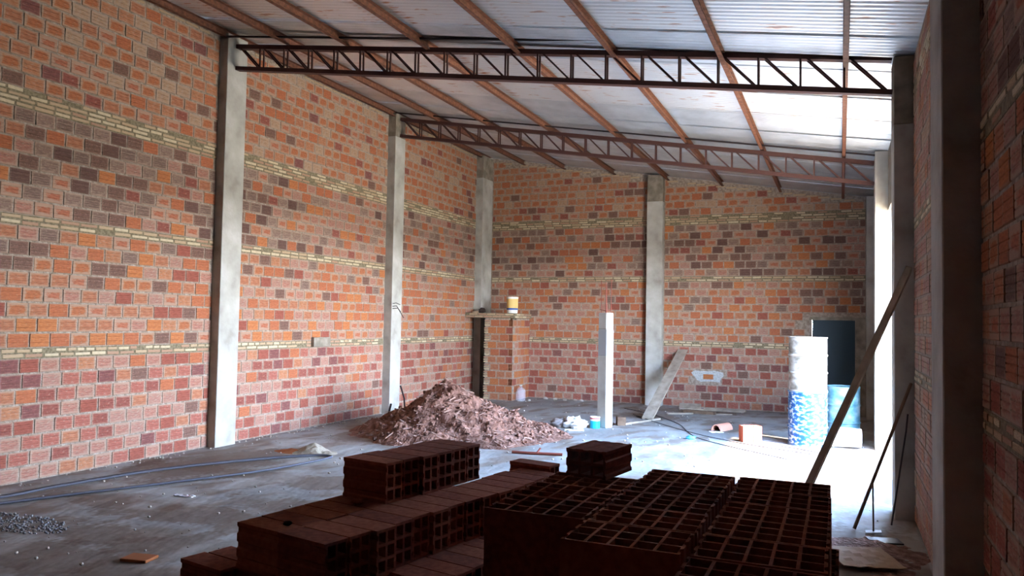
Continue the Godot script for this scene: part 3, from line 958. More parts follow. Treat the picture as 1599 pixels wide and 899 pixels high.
func build_stacks() -> void:
	var sm := hollow(2, 3, 0.087, 0.138, 0.205, 0.009, 0.005)
	# rows of bricks on edge: x across the row is the brick's length; rows run away from the camera, turned a little to the right
	var turn := atan(0.19)
	var dir := Vector2(sin(turn), cos(turn))           # (x, d)
	var across := Vector2(cos(turn), -sin(turn))
	var rows := [
		# start (left near corner), count, tier top, label, group
		[Vector2(-1.635, 2.335), 6, 1.19, "hollow brick on edge in the short topmost row", "bricks of the topmost row"],
		[Vector2(-1.735, 1.905), 9, 1.05, "hollow brick on edge in the left second-tier row", "bricks of the left second-tier row"],
		[Vector2(-1.528, 1.862), 14, 1.05, "hollow brick on edge in the long right second-tier row", "bricks of the right second-tier row"],
		[Vector2(-1.935, 1.895), 2, 0.91, "hollow brick on edge at the stack's lowest left corner", "bricks of the lower left corner"],
		[Vector2(-1.295, 2.08), 6, 0.91, "hollow brick in the low row beside the honeycomb pile", "bricks of the low row in the gap"],
	]
	for r in rows:
		for i in r[1]:
			var p: Vector2 = r[0] + dir * (0.093 * i + 0.046) + across * (0.1025 + rng.randf_range(-0.012, 0.012))
			stack_brick(sm, p, r[2], turn, r[3] + ", " + ORD[i] + " from the near end", r[4])
	# lower tiers that carry them
	for k in range(0, 6):
		var top := 0.91 - 0.14 * k
		var lab := "hollow brick in the lower tiers that carry the stacked rows"
		for r in [[Vector2(-1.735, 1.92), 13], [Vector2(-1.528, 1.872), 13], [Vector2(-1.935, 1.91), 2 if k > 0 else 0], [Vector2(-1.315, 2.1), 7 if k > 0 else 0]]:
			for i in r[1]:
				var p: Vector2 = r[0] + dir * (0.093 * i + 0.046) + across * (0.1025 + rng.randf_range(-0.006, 0.006))
				stack_brick(sm, p, top, turn, lab, "bricks in the lower tiers")
	# the last brick of the long row stands a little proud
	stack_brick(sm, Vector2(-1.235, 3.19), 1.07, turn, "last hollow brick at the far end of the second-tier row, set higher", "", 0.0)
	# broken bits lying on the rows
	single("brick_chip", blob(Vector3(0.05, 0.022, 0.03), 0.6, 0.3, 7, 6, 8), M.loose_clay_c, at(-1.52, 1.05, 2.26), "small broken brick chip lying on the left second-tier row", "brick chip")
	single("brick_chip", blob(Vector3(0.03, 0.016, 0.025), 0.6, 0.3, 9, 6, 8), M.char, at(-1.56, 1.05, 1.94), "dark crumb on the nearest bricks of the stack", "brick chip")
	# the honeycomb pile: big hollow blocks on end
	var hm := hollow(5, 3, 0.276, 0.187, 0.196, 0.0075, 0.0072)
	var cols := [[-0.738, 1.90, 3], [-0.457, 1.715, 5], [-0.164, 1.52, 6]]
	for layer in 6:
		for c in cols:
			for i in c[2]:
				var xx: float = c[0] + rng.randf_range(-0.004, 0.004) + (0.022 if layer < 5 and c[2] == 6 else 0.0)
				var dd: float = c[1] + 0.191 * (i + 0.5)
				var bs := Basis(Vector3.RIGHT, -PI / 2) * Basis()
				bs = Basis(Vector3.UP, rng.randf_range(-0.012, 0.012)) * bs
				var hh := 0.198 * layer + 0.099
				var up := rng.randf_range(-0.003, 0.0)
				var lab: String = "hollow clay block on top of the honeycomb pile, " + ["left", "middle", "right"][cols.find(c)] + " row, " + ORD[i] + " from the near end" if layer == 5 else "hollow clay block in the under layers of the honeycomb-topped pile"
				single("hollow_block", hm, clay(), Transform3D(bs, P(xx, hh + 0.002 + (up if layer == 5 else 0.0), dd)), lab, "block", "honeycomb pile top layer" if layer == 5 else "honeycomb pile under layers")
	# one brick lying on the pile
	var t := thing("hollow_brick", "single dark hollow brick lying flat on the honeycomb-topped pile", "brick", P(-0.735, 1.19, 2.495))
	part("body", hollow(3, 2, 0.142, 0.088, 0.205, 0.009, 0.004, 0.002), M.loose_clay_b, t, Transform3D(Basis(Vector3.UP, -0.16), Vector3(0, 0.045, 0)))

func stack_brick(mesh: ArrayMesh, p: Vector2, top: float, turn: float, label: String, group: String, wob := 0.02) -> void:
	# brick section (0.086 wide, 0.138 tall); its length lies across the row
	var yaw := -turn + rng.randf_range(-wob, wob)
	var bs := Basis(Vector3.UP, yaw + PI / 2)
	single("hollow_brick", mesh, clay(), Transform3D(bs, P(p.x, top - 0.0695, p.y)), label, "brick", group)

# ---------------------------------------------------------------- the corner closet
func build_closet() -> void:
	var t := thing("brick_closet", "small brick closet in the back left corner with dark doorway", "closet", P(-6.9, 0, 15.4))
	var c := t.position
	var st := begin()
	# front pier and side wall cores
	box(st, P(-6.985, 0, 15.10) - c, P(-6.442, 1.73, 15.005) - c)
	box(st, P(-6.442, 0, BD) - c, P(-6.345, 1.73, 15.20) - c)
	for i in 11:      # bed joints and every second corner brick close the corner
		box(st, P(-6.442, i * 0.155 - 0.008, 15.20) - c, P(-6.345, i * 0.155 + 0.009 if i % 2 == 0 else i * 0.155 + 0.147, 15.004) - c)
	part("mortar", st.commit(), M.mortar, t)
	var holes := hollow(2, 2, 0.092, 0.138, 0.19, 0.006, 0.0)
	for i in 11:
		var y := 0.078 + i * 0.155
		var odd := i % 2 == 1
		# front face
		var s := -6.86 if not odd else -6.93
		var last := -6.44 if not odd else -6.345
		while s < last - 0.05:
			var e: float = min(s + 0.2, last - 0.008)
			var xf := Transform3D(Basis.from_scale(Vector3((e - s) / 0.205, 1, 1)), P((s + e) / 2, y, 15.0) - c)
			part("brick", brick_meshes[rng.randi() % 3], M[["orange_a", "bright_a", "orange_b", "red_a"][rng.randi() % 4]], t, xf)
			s = e + 0.014
		if not odd:
			part("open_brick_end", holes, M.orange_a, t, Transform3D(Basis(), P(-6.394, y, 15.093) - c))
		# thin bricks that tooth the doorway's edge
		for k in 3:
			part("thin_brick", thin_mesh, M[["thin_pale", "thin_buff", "thin_rose"][k]], t, Transform3D(Basis.from_scale(Vector3(0.5 if odd else 0.6, 0.9, 1)), P(-6.945 if not odd else -6.965, y - 0.048 + k * 0.048, 14.998) - c))
		# side face, seen to the right
		var q := 15.0 + (0.006 if not odd else 0.1)
		while q < BD - 0.06:
			var e: float = min(q + 0.2, BD - 0.01)
			var bs := Basis(Vector3(0, 0, -1) * ((e - q) / 0.205), Vector3.UP, Vector3.RIGHT)
			part("brick", brick_meshes[rng.randi() % 3], M[["orange_a", "orange_b", "bright_a", "pink_a", "red_a"][rng.randi() % 5]], t, Transform3D(bs, P(-6.34, y, (q + e) / 2) - c))
			q = e + 0.014
	# lintel slab of thin bricks
	st = begin()
	box(st, P(LX + 0.01, 1.735, 15.40) - c, P(-6.30, 1.84, 14.97) - c, 0.004)
	box(st, P(-7.29, 1.735, BD - 0.01) - c, P(-6.30, 1.84, 15.40) - c, 0.004)
	part("lintel_slab", st.commit(), M.belt_mortar, t)
	for k in 2:
		var s := -7.44 + 0.08 * k
		while s < -6.42:
			part("thin_brick", thin_mesh, M[["thin_buff", "thin_rose", "thin_pale"][rng.randi() % 3]], t, Transform3D(Basis.from_scale(Vector3(0.95, 0.95, 1)), P(s + 0.1, 1.762 + 0.05 * k, 14.964) - c))
			s += 0.21
		var q := 15.0 + 0.07 * k
		while q < BD - 0.2:
			part("thin_brick", thin_mesh, M[["thin_buff", "thin_rose", "thin_pale"][rng.randi() % 3]], t, Transform3D(Basis(Vector3(0, 0, -0.95), Vector3.UP, Vector3.RIGHT), P(-6.294, 1.762 + 0.05 * k, q + 0.1) - c))
			q += 0.21
	# the bucket and the bits standing on it
	var b := thing("paint_bucket", "cream paint bucket with blue band standing on the brick closet", "bucket", P(-6.42, 1.842, 15.12))
	var bb := part("body", lathe([Vector2(0, 0), Vector2(0.108, 0), Vector2(0.112, 0.01), Vector2(0.116, 0.07)], 28), M.bucket_white, b)
	part("band", lathe([Vector2(0.116, 0.07), Vector2(0.117, 0.072), Vector2(0.119, 0.105), Vector2(0.118, 0.107)], 28), M.bucket_blue, bb)
	part("label_wrap", lathe([Vector2(0.118, 0.107), Vector2(0.1185, 0.108), Vector2(0.123, 0.30), Vector2(0.1215, 0.302)], 28), M.bucket_label, bb)
	part("rim", lathe([Vector2(0.1215, 0.302), Vector2(0.127, 0.31), Vector2(0.127, 0.345), Vector2(0.119, 0.345), Vector2(0.117, 0.30), Vector2(0.112, 0.02), Vector2(0, 0.02)], 28), M.bucket_white, b)
	single("broken_brick", blob(Vector3(0.16, 0.12, 0.12), 0.5, 0.12, 31, 8, 10), M.char, at(-7.16, 1.842, 15.2, 0.3), "dark sooty lump of broken brick on the closet beside the corner column", "broken brick")
	single("thin_brick_piece", box_mesh(Vector3(0.12, 0.035, 0.08), 0.004), M.thin_buff, at(-7.28, 1.842, 15.1, 0.2), "loose pale thin brick on the closet's edge", "brick")
	# bottle by its foot
	var w := thing("plastic_bottle", "large clear plastic water bottle at the foot of the brick closet", "bottle", P(-6.19, 0, 15.12))
	part("body", lathe([Vector2(0, 0.002), Vector2(0.09, 0.002), Vector2(0.1, 0.02), Vector2(0.1, 0.09), Vector2(0.093, 0.1), Vector2(0.1, 0.11), Vector2(0.1, 0.2), Vector2(0.085, 0.25), Vector2(0.035, 0.285), Vector2(0.024, 0.31)], 24), M.bottle, w)
	part("cap", lathe([Vector2(0.024, 0.31), Vector2(0.027, 0.31), Vector2(0.027, 0.335), Vector2(0, 0.335)], 16), M.bucket_white, w)
	single("pebble", blob(Vector3(0.07, 0.05, 0.06), 0.4, 0.1, 33, 7, 9), M.stone, at(-6.03, 0, 15.2), "pale stone beside the clear bottle", "stone")

# ---------------------------------------------------------------- drums, door and things on the floor
func drum(label: String, m: StandardMaterial3D, x: float, y: float, d: float, r: float, h: float, turn: float) -> void:
	var t := thing("steel_drum", label, "drum", P(x, y, d), "steel drums")
	var rot := Transform3D(Basis(Vector3.UP, turn), Vector3.ZERO)
	var pf: Array = [Vector2(0, 0.012), Vector2(r - 0.01, 0.012)]
	pf.append(Vector2(r, 0.02))
	for k in [0.34, 0.66]:
		pf.append(Vector2(r, h * k - 0.018))
		pf.append(Vector2(r + 0.012, h * k - 0.006))
		pf.append(Vector2(r + 0.012, h * k + 0.006))
		pf.append(Vector2(r, h * k + 0.018))
	pf.append(Vector2(r, h - 0.02))
	var sh := part("shell", lathe(pf, 48), m, t, rot)
	part("bottom_rim", lathe([Vector2(r - 0.012, 0), Vector2(r + 0.008, 0), Vector2(r + 0.008, 0.018), Vector2(r - 0.012, 0.02)], 48), m, sh)
	part("top_rim", lathe([Vector2(r - 0.004, h - 0.022), Vector2(r + 0.008, h - 0.018), Vector2(r + 0.008, h - 0.001), Vector2(r - 0.01, h - 0.001), Vector2(r - 0.012, h - 0.02)], 48), m, sh)
	part("lid", lathe([Vector2(r - 0.01, h - 0.016), Vector2(0, h - 0.016)], 48), m, t, rot)

func build_right_side() -> void:
	drum("blue and white scratched steel drum carrying another drum", M.drum_blue, -0.43, 0.0, 11.84, 0.262, 0.765, 0.4)
	drum("cream steel drum standing on top of the blue drum", M.drum_cream, -0.428, 0.765, 11.84, 0.257, 0.765, 1.9)
	drum("pale teal steel drum by the back wall, behind the lying bucket", M.drum_teal, 0.035, 0.0, 12.6, 0.235, 0.8, 2.2)
	# bucket lying on its side, mouth to the left
	var b := thing("plastic_bucket", "white plastic bucket lying on its side before the teal drum", "bucket", P(0.08, 0.147, 11.8))
	var lay := Transform3D(Basis(Vector3(0, 0, 1), PI / 2), Vector3(0.19, 0, 0))
	part("body", lathe([Vector2(0, 0.0), Vector2(0.118, 0.0), Vector2(0.125, 0.01), Vector2(0.14, 0.35), Vector2(0.14, 0.38), Vector2(0.133, 0.38), Vector2(0.119, 0.015), Vector2(0, 0.015)], 32), M.white_plastic, b, lay)
	part("rim", lathe([Vector2(0.1395, 0.35), Vector2(0.147, 0.352), Vector2(0.147, 0.372), Vector2(0.1395, 0.374)], 32), M.white_plastic, b, lay)
	# door
	var dr := Node3D.new()
	dr.name = "door_1"
	add_child(dr)
	tag(dr, "dark teal metal door in the back wall behind the drums", "door", "", "structure")
	var st := begin()
	box(st, P(-0.497, 0.01, BD + 0.06), P(0.262, 1.81, BD + 0.03))
	part("leaf", st.commit(), M.door_paint, dr)
	st = begin()
	for x in [-0.46, 0.20]:
		box(st, P(x, 0.03, BD + 0.03), P(x + 0.03, 1.75, BD + 0.018), 0.002)
	part("stiffener", st.commit(), M.door_paint, dr)
	# timber leaning on the middle right column
	var a := P(-0.42, 0.03, 6.08)
	var e := P(0.552, 2.2, 7.575)
	single("timber_prop", bar_mesh(a, e, 0.075, 0.05, Vector3(1, 0, 0)), M.old_wood, Transform3D(), "long dark timber leaning diagonally against the middle right column", "timber")
	single("wooden_pole", tube([P(0.106, 0.01, 7.114), P(0.57, 1.20, 7.63)], 0.014, 8), M.brown_wood, Transform3D(), "thin wooden pole leaning into the corner by the right wall", "pole")
	single("iron_rod", tube([P(0.40, 0.006, 7.40), P(0.53, 0.78, 7.635), P(0.545, 0.93, 7.645)], 0.008, 6), M.rebar, Transform3D(), "thin iron rod leaning against the middle right column's foot", "rod")
	var h := thing("hoe", "hoe with a bright steel blade standing by the thin pole", "hoe", P(0.249, 0, 7.056))
	part("handle", tube([Vector3(0, 0.02, 0), Vector3(-0.004, 0.41, 0.0)], 0.007, 8), M.brown_wood, h)
	part("blade", box_mesh(Vector3(0.12, 0.006, 0.09), 0.001), M.steel_plate, h, Transform3D(Basis(Vector3(0, 0, 1), 0.12), Vector3(0.0, 0.014, 0)))
	single("metal_sheet", box_mesh(Vector3(0.24, 0.012, 0.16), 0.002), M.dark_steel, at(0.32, 0, 6.84, 0.25), "dark flat metal offcut on the floor below the hoe", "sheet")
	var dirt := part("dirt", heap(Vector2(0.2, 6.45), 0.42, 0.6, 0.03, 61, 0.6), M.soil, get_node("floor"))
	dirt.set_meta("kind", "stuff")
	var card := card_mesh(0.42, 0.5, 5)
	single("cardboard", card, M.card, at(0.15, 0.025, 6.2, 0.3), "flattened brown cardboard on the floor beside the honeycomb pile", "cardboard")
	# raked stack of blocks just outside the opening, which shades the floor at the column's foot
	var hm := hollow(5, 3, 0.276, 0.187, 0.196, 0.0075, 0.0072)
	var tall := [6, 5, 4, 3, 3, 2]
	for i in 6:
		for k in tall[i]:
			single("hollow_block", hm, M.loose_clay, Transform3D(Basis(Vector3.UP, PI / 2) * Basis(Vector3.RIGHT, -PI / 2), P(0.9, 0.07 + 0.198 * k, 8.2 + 0.275 * i)), "hollow clay block stacked outside the opening behind the middle right column", "block", "blocks outside the opening")

func card_mesh(w: float, l: float, sd: int) -> ArrayMesh:
	var nz := FastNoiseLite.new()
	nz.seed = sd
	nz.frequency = 2.0
	var st := begin()
	var n := 8
	var f := func(i, j): return Vector3(w * (float(i) / n - 0.5), 0.006 + 0.02 * abs(nz.get_noise_2d(i * 0.15, j * 0.15)), l * (float(j) / n - 0.5))
	for i in n:
		for j in n:
			quad(st, f.call(i, j), f.call(i + 1, j), f.call(i + 1, j + 1), f.call(i, j + 1))
	var dn := Vector3(0, -0.005, 0)
	for i in n:
		for j in n:
			quad(st, f.call(i, j + 1) + dn, f.call(i + 1, j + 1) + dn, f.call(i + 1, j) + dn, f.call(i, j) + dn)
		quad(st, f.call(i, 0) + dn, f.call(i + 1, 0) + dn, f.call(i + 1, 0), f.call(i, 0))
		quad(st, f.call(i, n), f.call(i + 1, n), f.call(i + 1, n) + dn, f.call(i, n) + dn)
		quad(st, f.call(0, i), f.call(0, i + 1), f.call(0, i + 1) + dn, f.call(0, i) + dn)
		quad(st, f.call(n, i) + dn, f.call(n, i + 1) + dn, f.call(n, i + 1), f.call(n, i))
	return st.commit()

func heap(c: Vector2, rx: float, rd: float, h: float, sd: int, rough := 0.16) -> ArrayMesh:
	# a mound over the floor; c = (x, d)
	var nz := FastNoiseLite.new()
	nz.seed = sd
	nz.frequency = 1.3
	nz.fractal_octaves = 5
	var n := 72
	var pts: Array = []
	for i in n + 1:
		var line: Array[Vector3] = []
		for j in n + 1:
			var u := 2.0 * i / n - 1.0
			var v := 2.0 * j / n - 1.0
			var x := c.x + u * rx
			var d := c.y + v * rd
			var r := sqrt(u * u + v * v) * (1.0 + 0.25 * nz.get_noise_2d(x * 0.6 + 40, d * 0.6))
			var y: float = h * max(0.0, 1.0 - r) * (0.75 + 0.25 * (1.0 - r))
			y += rough * h * nz.get_noise_2d(x * 2.0, d * 2.0) * clampf((1.0 - r) * 3.0, 0.0, 1.0)
			line.append(P(x, max(y, 0.0) - 0.004, d))
		pts.append(line)
	var st := begin()
	st.set_smooth_group(0)
	for i in n:
		for j in n:
			var q := [pts[i][j], pts[i + 1][j], pts[i + 1][j + 1], pts[i][j + 1]]
			if max(max(q[0].y, q[1].y), max(q[2].y, q[3].y)) < 0.0:
				continue
			for k in [0, 2, 1, 0, 3, 2]:
				st.set_uv(Vector2(q[k].x, q[k].z))
				st.add_vertex(q[k])
	st.index()
	st.generate_normals()
	return st.commit()

func soil_height(x: float, d: float, nz: FastNoiseLite) -> float:
	# the big heap: steep to the left, a long tail to the right
	var u := (x + 5.5) / (1.3 if x < -5.5 else 1.8)
	var v := (d - 10.45) / 1.5
	var r := sqrt(u * u + v * v) * (1.0 + 0.22 * nz.get_noise_2d(x * 0.7 + 40, d * 0.7))
	var y: float = 0.64 * max(0.0, 1.0 - r) * (0.95 + 0.25 * (1.0 - r) - 0.2 * r)
	y += 0.10 * nz.get_noise_2d(x * 2.2, d * 2.2) * clampf((1.0 - r) * 3.0, 0.0, 1.0)
	y += 0.04 * abs(nz.get_noise_2d(x * 7.0, d * 7.0)) * clampf((1.05 - r) * 4.0, 0.0, 1.0)
	return y

func build_heap() -> void:
	var nz := FastNoiseLite.new()
	nz.seed = 12
	nz.frequency = 1.1
	nz.fractal_octaves = 5
	var n := 130
	var pts: Array = []
	for i in n + 1:
		var line: Array[Vector3] = []
		for j in n + 1:
			var x := -7.2 + 4.0 * i / n
			var d := 8.8 + 3.5 * j / n
			line.append(P(x, max(soil_height(x, d, nz), 0.0) - 0.004, d))
		pts.append(line)
	var st := begin()
	for i in n:
		for j in n:
			var q := [pts[i][j], pts[i + 1][j], pts[i + 1][j + 1], pts[i][j + 1]]
			if max(max(q[0].y, q[1].y), max(q[2].y, q[3].y)) < 0.0:
				continue
			quad(st, q[0], q[3], q[2], q[1])
	var t := thing("soil_heap", "big heap of reddish brown soil on the floor before the second left column", "heap")
	part("soil", st.commit(), M.soil, t)
	# clods and roots mixed into it
	var cl := begin()
	var stick := bar_mesh(Vector3(-0.06, 0, 0), Vector3(0.06, 0.004, 0), 0.012, 0.010)
	var clod := blob(Vector3(0.05, 0.04, 0.045), 0.7, 0.3, 3, 5, 7, false)
	var r := RandomNumberGenerator.new()
	r.seed = 77
	var sk := begin()
	for k in 700:
		var x := r.randf_range(-6.6, -3.7)
		var d := r.randf_range(8.9, 11.0)
		var y := soil_height(x, d, nz)
		if y < 0.015:
			continue
		var b := Basis(Vector3.UP, r.randf() * TAU) * Basis(Vector3(0, 0, 1), r.randf_range(-0.5, 0.5)) * Basis.from_scale(Vector3.ONE * r.randf_range(0.4, 1.3))
		if k % 3 == 0:
			cl.append_from(clod, 0, Transform3D(b, P(x, y, d)))
		else:
			sk.append_from(stick, 0, Transform3D(b, P(x, y + 0.004, d)))
	var c1 := part("clods", cl.commit(), M.soil, t)
	c1.set_meta("kind", "stuff")
	var c2 := part("roots", sk.commit(), M.straw, t)
	c2.set_meta("kind", "stuff")
	# two iron stubs in the heap by the column
	single("iron_stub", tube([P(-6.72, 0.1, 11.3), P(-6.74, 0.35, 11.3), P(-6.82, 0.56, 11.3)], 0.014, 6), M.dark_steel, Transform3D(), "tall bent iron stub sticking out behind the soil heap", "iron stub")
	single("iron_stub", tube([P(-7.0, 0.0, 11.2), P(-6.93, 0.26, 11.2)], 0.018, 6), M.dark_steel, Transform3D(), "short iron stub at the soil heap's left edge by the column", "iron stub")
	# small sand heap with red sand beside it
	var s := thing("sand_heap", "small pale sand heap near the rebar loop, red earth on its left", "heap", P(-6.15, 0, 7.95))
	part("sand", shift(heap(Vector2(-6.05, 8.0), 0.33, 0.26, 0.10, 5, 0.5), -s.position), M.sand, s)
	part("red_earth", shift(heap(Vector2(-6.32, 7.9), 0.26, 0.16, 0.05, 6, 0.3), -s.position), M.red_sand, s)

func shift(m: ArrayMesh, by: Vector3) -> ArrayMesh:
	var st := begin()
	st.append_from(m, 0, Transform3D(Basis(), by))
	return st.commit()

func build_floor_things() -> void:
	# loops of reinforcing bar
	var loop_pts := [[-7.30, 4.2], [-7.036, 4.726], [-7.0, 5.33], [-6.81, 6.317], [-6.336, 7.281], [-5.979, 7.743], [-5.80, 7.86], [-5.70, 7.83], [-5.64, 7.68], [-5.665, 7.369], [-5.817, 6.691], [-6.221, 5.777], [-6.586, 5.019], [-6.779, 4.556], [-6.95, 4.1]]
	for k in 3:
		var pts: Array = []
		for i in loop_pts.size():
			var q = loop_pts[i]
			pts.append(P(q[0] + 0.03 * k - 0.012 * k * (1 if i > 7 else -1), 0.010 + 0.004 * k, q[1] - 0.03 * k))
		single("rebar_loop", tube(smooth(pts, 6), 0.011, 6), M.rebar if k < 2 else M.rebar_bright, Transform3D(), ["outer strand", "middle strand", "inner strand"][k] + " of the bent reinforcing bars on the left floor", "rebar", "bent reinforcing bars")
	# thin bars before the drums
	var bars := [[[-3.9, 14.9], [-3.2, 14.2], [-2.5, 13.1], [-1.9, 11.6], [-0.61, 10.37]], [[-3.5, 14.0], [-2.9, 13.1], [-2.0, 12.0], [-1.2, 11.35], [-0.35, 10.9]], [[-0.75, 11.45], [-0.5, 11.3], [-0.25, 11.1]]]
	for k in 3:
		var pts: Array = []
		for q in bars[k]:
			pts.append(P(q[0], 0.008 + (0.006 if k == 1 else 0.0), q[1]))
		single("thin_rebar", tube(smooth(pts, 6), 0.006, 5), M.rebar, Transform3D(), ["longest thin bar curving over the floor towards the drums", "second thin bar curving over the floor, passing before the red brick", "short thin bar end at the blue drum's foot"][k], "rebar", "thin bars before the drums")
	# concrete post
	var t := thing("concrete_post", "short unfinished concrete post with rebar ends sticking up", "post", P(-3.487, 0, 12.10))
	var turn := 0.42
	var rot := Transform3D(Basis(Vector3.UP, -turn), Vector3.ZERO)
	part("shaft", box_mesh(Vector3(0.178, 1.15, 0.178), 0.006), M.concrete, t, rot)
	part("middle_pour", shift(box_mesh(Vector3(0.18, 0.42, 0.18), 0.008), Vector3(0.002, 1.15, 0)), M.damp_pale, t, rot)
	part("top_pour", shift(box_mesh(Vector3(0.176, 0.27, 0.176), 0.012), Vector3(0, 1.57, 0)), M.concrete, t, rot)
	for k in [[-0.055, -0.055, 0.50], [0.055, -0.055, 0.54], [0.055, 0.055, 0.46], [-0.055, 0.055, 0.52]]:
		part("rebar_end", tube([rot * Vector3(k[0], 1.8, k[1]), rot * Vector3(k[0] * 1.05, 1.84 + k[2], k[1])], 0.006, 5), M.rebar_rust, t)
	part("stirrup", tube([rot * Vector3(-0.07, 1.87, -0.07), rot * Vector3(0.07, 1.90, -0.07), rot * Vector3(0.07, 1.87, 0.07), rot * Vector3(-0.07, 1.89, 0.07), rot * Vector3(-0.07, 1.87, -0.07)], 0.005, 5), M.rebar_rust, t)
	# paint can at its foot
	var c := thing("paint_can", "small white and cyan paint can at the concrete post's foot", "can", P(-3.60, 0, 11.93))
	var cb := part("body", lathe([Vector2(0, 0), Vector2(0.076, 0), Vector2(0.078, 0.005), Vector2(0.078, 0.12)], 24), M.can_cyan, c)
	part("white_band", lathe([Vector2(0.078, 0.12), Vector2(0.0785, 0.121), Vector2(0.0785, 0.148), Vector2(0.078, 0.149)], 24), M.white_plastic, cb)
	part("red_band", lathe([Vector2(0.078, 0.149), Vector2(0.0787, 0.15), Vector2(0.0787, 0.163), Vector2(0.078, 0.164)], 24), M.can_red, cb)
	part("rim", lathe([Vector2(0.078, 0.164), Vector2(0.0795, 0.165), Vector2(0.0795, 0.185), Vector2(0.07, 0.185), Vector2(0.068, 0.03), Vector2(0, 0.03)], 24), M.bucket_white, c)
	# crumpled bag
	var bg := thing("crumpled_bag", "crumpled white plastic bag on the floor left of the concrete post", "bag", P(-3.95, 0, 11.75))
	part("body", blob(Vector3(0.36, 0.2, 0.3), 0.75, 0.16, 13, 18, 26), M.white_plastic, bg, Transform3D(Basis(), Vector3(0.08, 0, 0)))
	part("printed_end", blob(Vector3(0.3, 0.16, 0.22), 0.6, 0.2, 15, 14, 20), M.bag_print, bg, Transform3D(Basis(Vector3.UP, 0.3), Vector3(-0.16, 0, 0.02)))
	single("plastic_scrap", card_mesh(0.3, 0.16, 21), M.white_plastic, at(-3.8, 0.001, 11.5, 0.3), "flat white plastic scrap before the crumpled bag", "scrap")
	single("wooden_stick", bar_mesh(P(-4.62, 0.015, 11.72), P(-4.3, 0.015, 11.8), 0.03, 0.02), M.old_wood, Transform3D(), "pale wooden stick left of the crumpled bag", "stick")
	# wood block and stick to the right of the post
	single("wood_block", box_mesh(Vector3(0.14, 0.14, 0.2), 0.006), M.brown_wood, at(-3.33, 0, 12.5, 0.4), "small brown wood block right of the concrete post", "wood block")
	single("wooden_stick", bar_mesh(P(-3.28, 0.02, 12.5), P(-2.9, 0.02, 13.5), 0.035, 0.03), M.old_wood, Transform3D(), "pale wooden stick running from the wood block to the leaning plank", "stick")
	# leaning plank
	single("leaning_plank", bar_mesh(P(-3.10, 0.02, 13.43), P(-2.955, 1.15, BD - 0.03), 0.2, 0.028, Vector3(0, 1, 0)), M.old_wood, Transform3D(), "grey wooden plank leaning against the back wall beside the pilaster", "plank")
	# loose planks by the back wall
	var pl := [[-2.72, 15.45, 0.42, 0.24, 0.15, 0.05, "short wide board tipped up beside the loose battens"], [-2.1, 15.75, 0.8, 0.05, 0.05, 0.03, "rearmost loose batten by the back wall"], [-2.05, 15.62, 0.75, 0.06, -0.06, 0.03, "middle loose batten by the back wall"], [-2.1, 15.45, 0.8, 0.05, 0.04, 0.03, "front loose batten by the back wall"], [-2.45, 14.9, 0.6, 0.14, -0.2, 0.05, "dark board lying before the loose battens"], [-2.75, 14.55, 0.5, 0.05, 0.5, 0.03, "thin slat lying askew before the tipped board"], [-2.0, 14.9, 0.3, 0.06, 0.4, 0.02, "short slat right of the dark board"]]
	for q in pl:
		var tilt := 0.35 if q[3] > 0.2 else 0.0
		single("loose_board", box_mesh(Vector3(q[2], q[5] if q[3] < 0.2 else 0.03, q[3]), 0.003), M.old_wood if q[3] < 0.1 or q[3] > 0.2 else M.brown_wood, Transform3D(Basis(Vector3.UP, q[4]) * Basis(Vector3(1, 0, 0), tilt), P(q[0], 0.0 if tilt == 0.0 else 0.045, q[1])), q[6], "board", "loose boards by the back wall")
	# roof tile, cloth, red brick
	var tile := begin()
	for k in 10:
		var a0 := PI * k / 10
		var a1 := PI * (k + 1) / 10
		for e in [[0.085, 1], [0.073, -1]]:
			var r: float = e[0]
			var v := [Vector3(r * cos(a0), r * 1.25 * sin(a0), -0.2), Vector3(r * cos(a1), r * 1.25 * sin(a1), -0.2), Vector3(r * cos(a1), r * 1.25 * sin(a1), 0.2), Vector3(r * cos(a0), r * 1.25 * sin(a0), 0.2)]
			if e[1] == 1:
				quad(tile, v[0], v[1], v[2], v[3])
			else:
				quad(tile, v[3], v[2], v[1], v[0])
		for z in [-0.2, 0.2]:
			var o0 := Vector3(0.085 * cos(a0), 0.085 * 1.25 * sin(a0), z)
			var o1 := Vector3(0.085 * cos(a1), 0.085 * 1.25 * sin(a1), z)
			var i0 := Vector3(0.073 * cos(a0), 0.073 * 1.25 * sin(a0), z)
			var i1 := Vector3(0.073 * cos(a1), 0.073 * 1.25 * sin(a1), z)
			if z > 0:
				quad(tile, i0, i1, o1, o0)
			else:
				quad(tile, o0, o1, i1, i0)
	single("clay_tile", tile.commit(), M.pale_clay, at(-1.74, 0, 12.75, -0.35), "curved clay roof tile lying left of the red hollow brick", "tile")
	single("paper_scrap", card_mesh(0.2, 0.14, 25), M.paper, at(-1.78, 0.001, 12.42, 0.4), "white paper scrap before the curved clay tile", "paper")
	single("cloth_scrap", blob(Vector3(0.13, 0.06, 0.1), 0.7, 0.2, 27, 10, 14), M.cyan_cloth, at(-2.02, 0, 11.52), "small bright cyan scrap beside the thin bars", "scrap")
	var hb := thing("hollow_brick", "sunlit red hollow brick standing on end left of the drums", "brick", P(-1.2, 0, 11.72))
	part("body", hollow(3, 2, 0.28, 0.16, 0.23, 0.012, 0.01, 0.01), M.pale_clay_red, hb, Transform3D(Basis(Vector3.UP, 0.5) * Basis(Vector3.RIGHT, -PI / 2), Vector3(0, 0.116, 0)))
	# iron pipe with a stub, paper, gravel, crumbs
	var pp := thing("iron_pipe", "reddish iron pipe with a short stub lying on the floor", "pipe", P(-3.52, 0, 9.18))
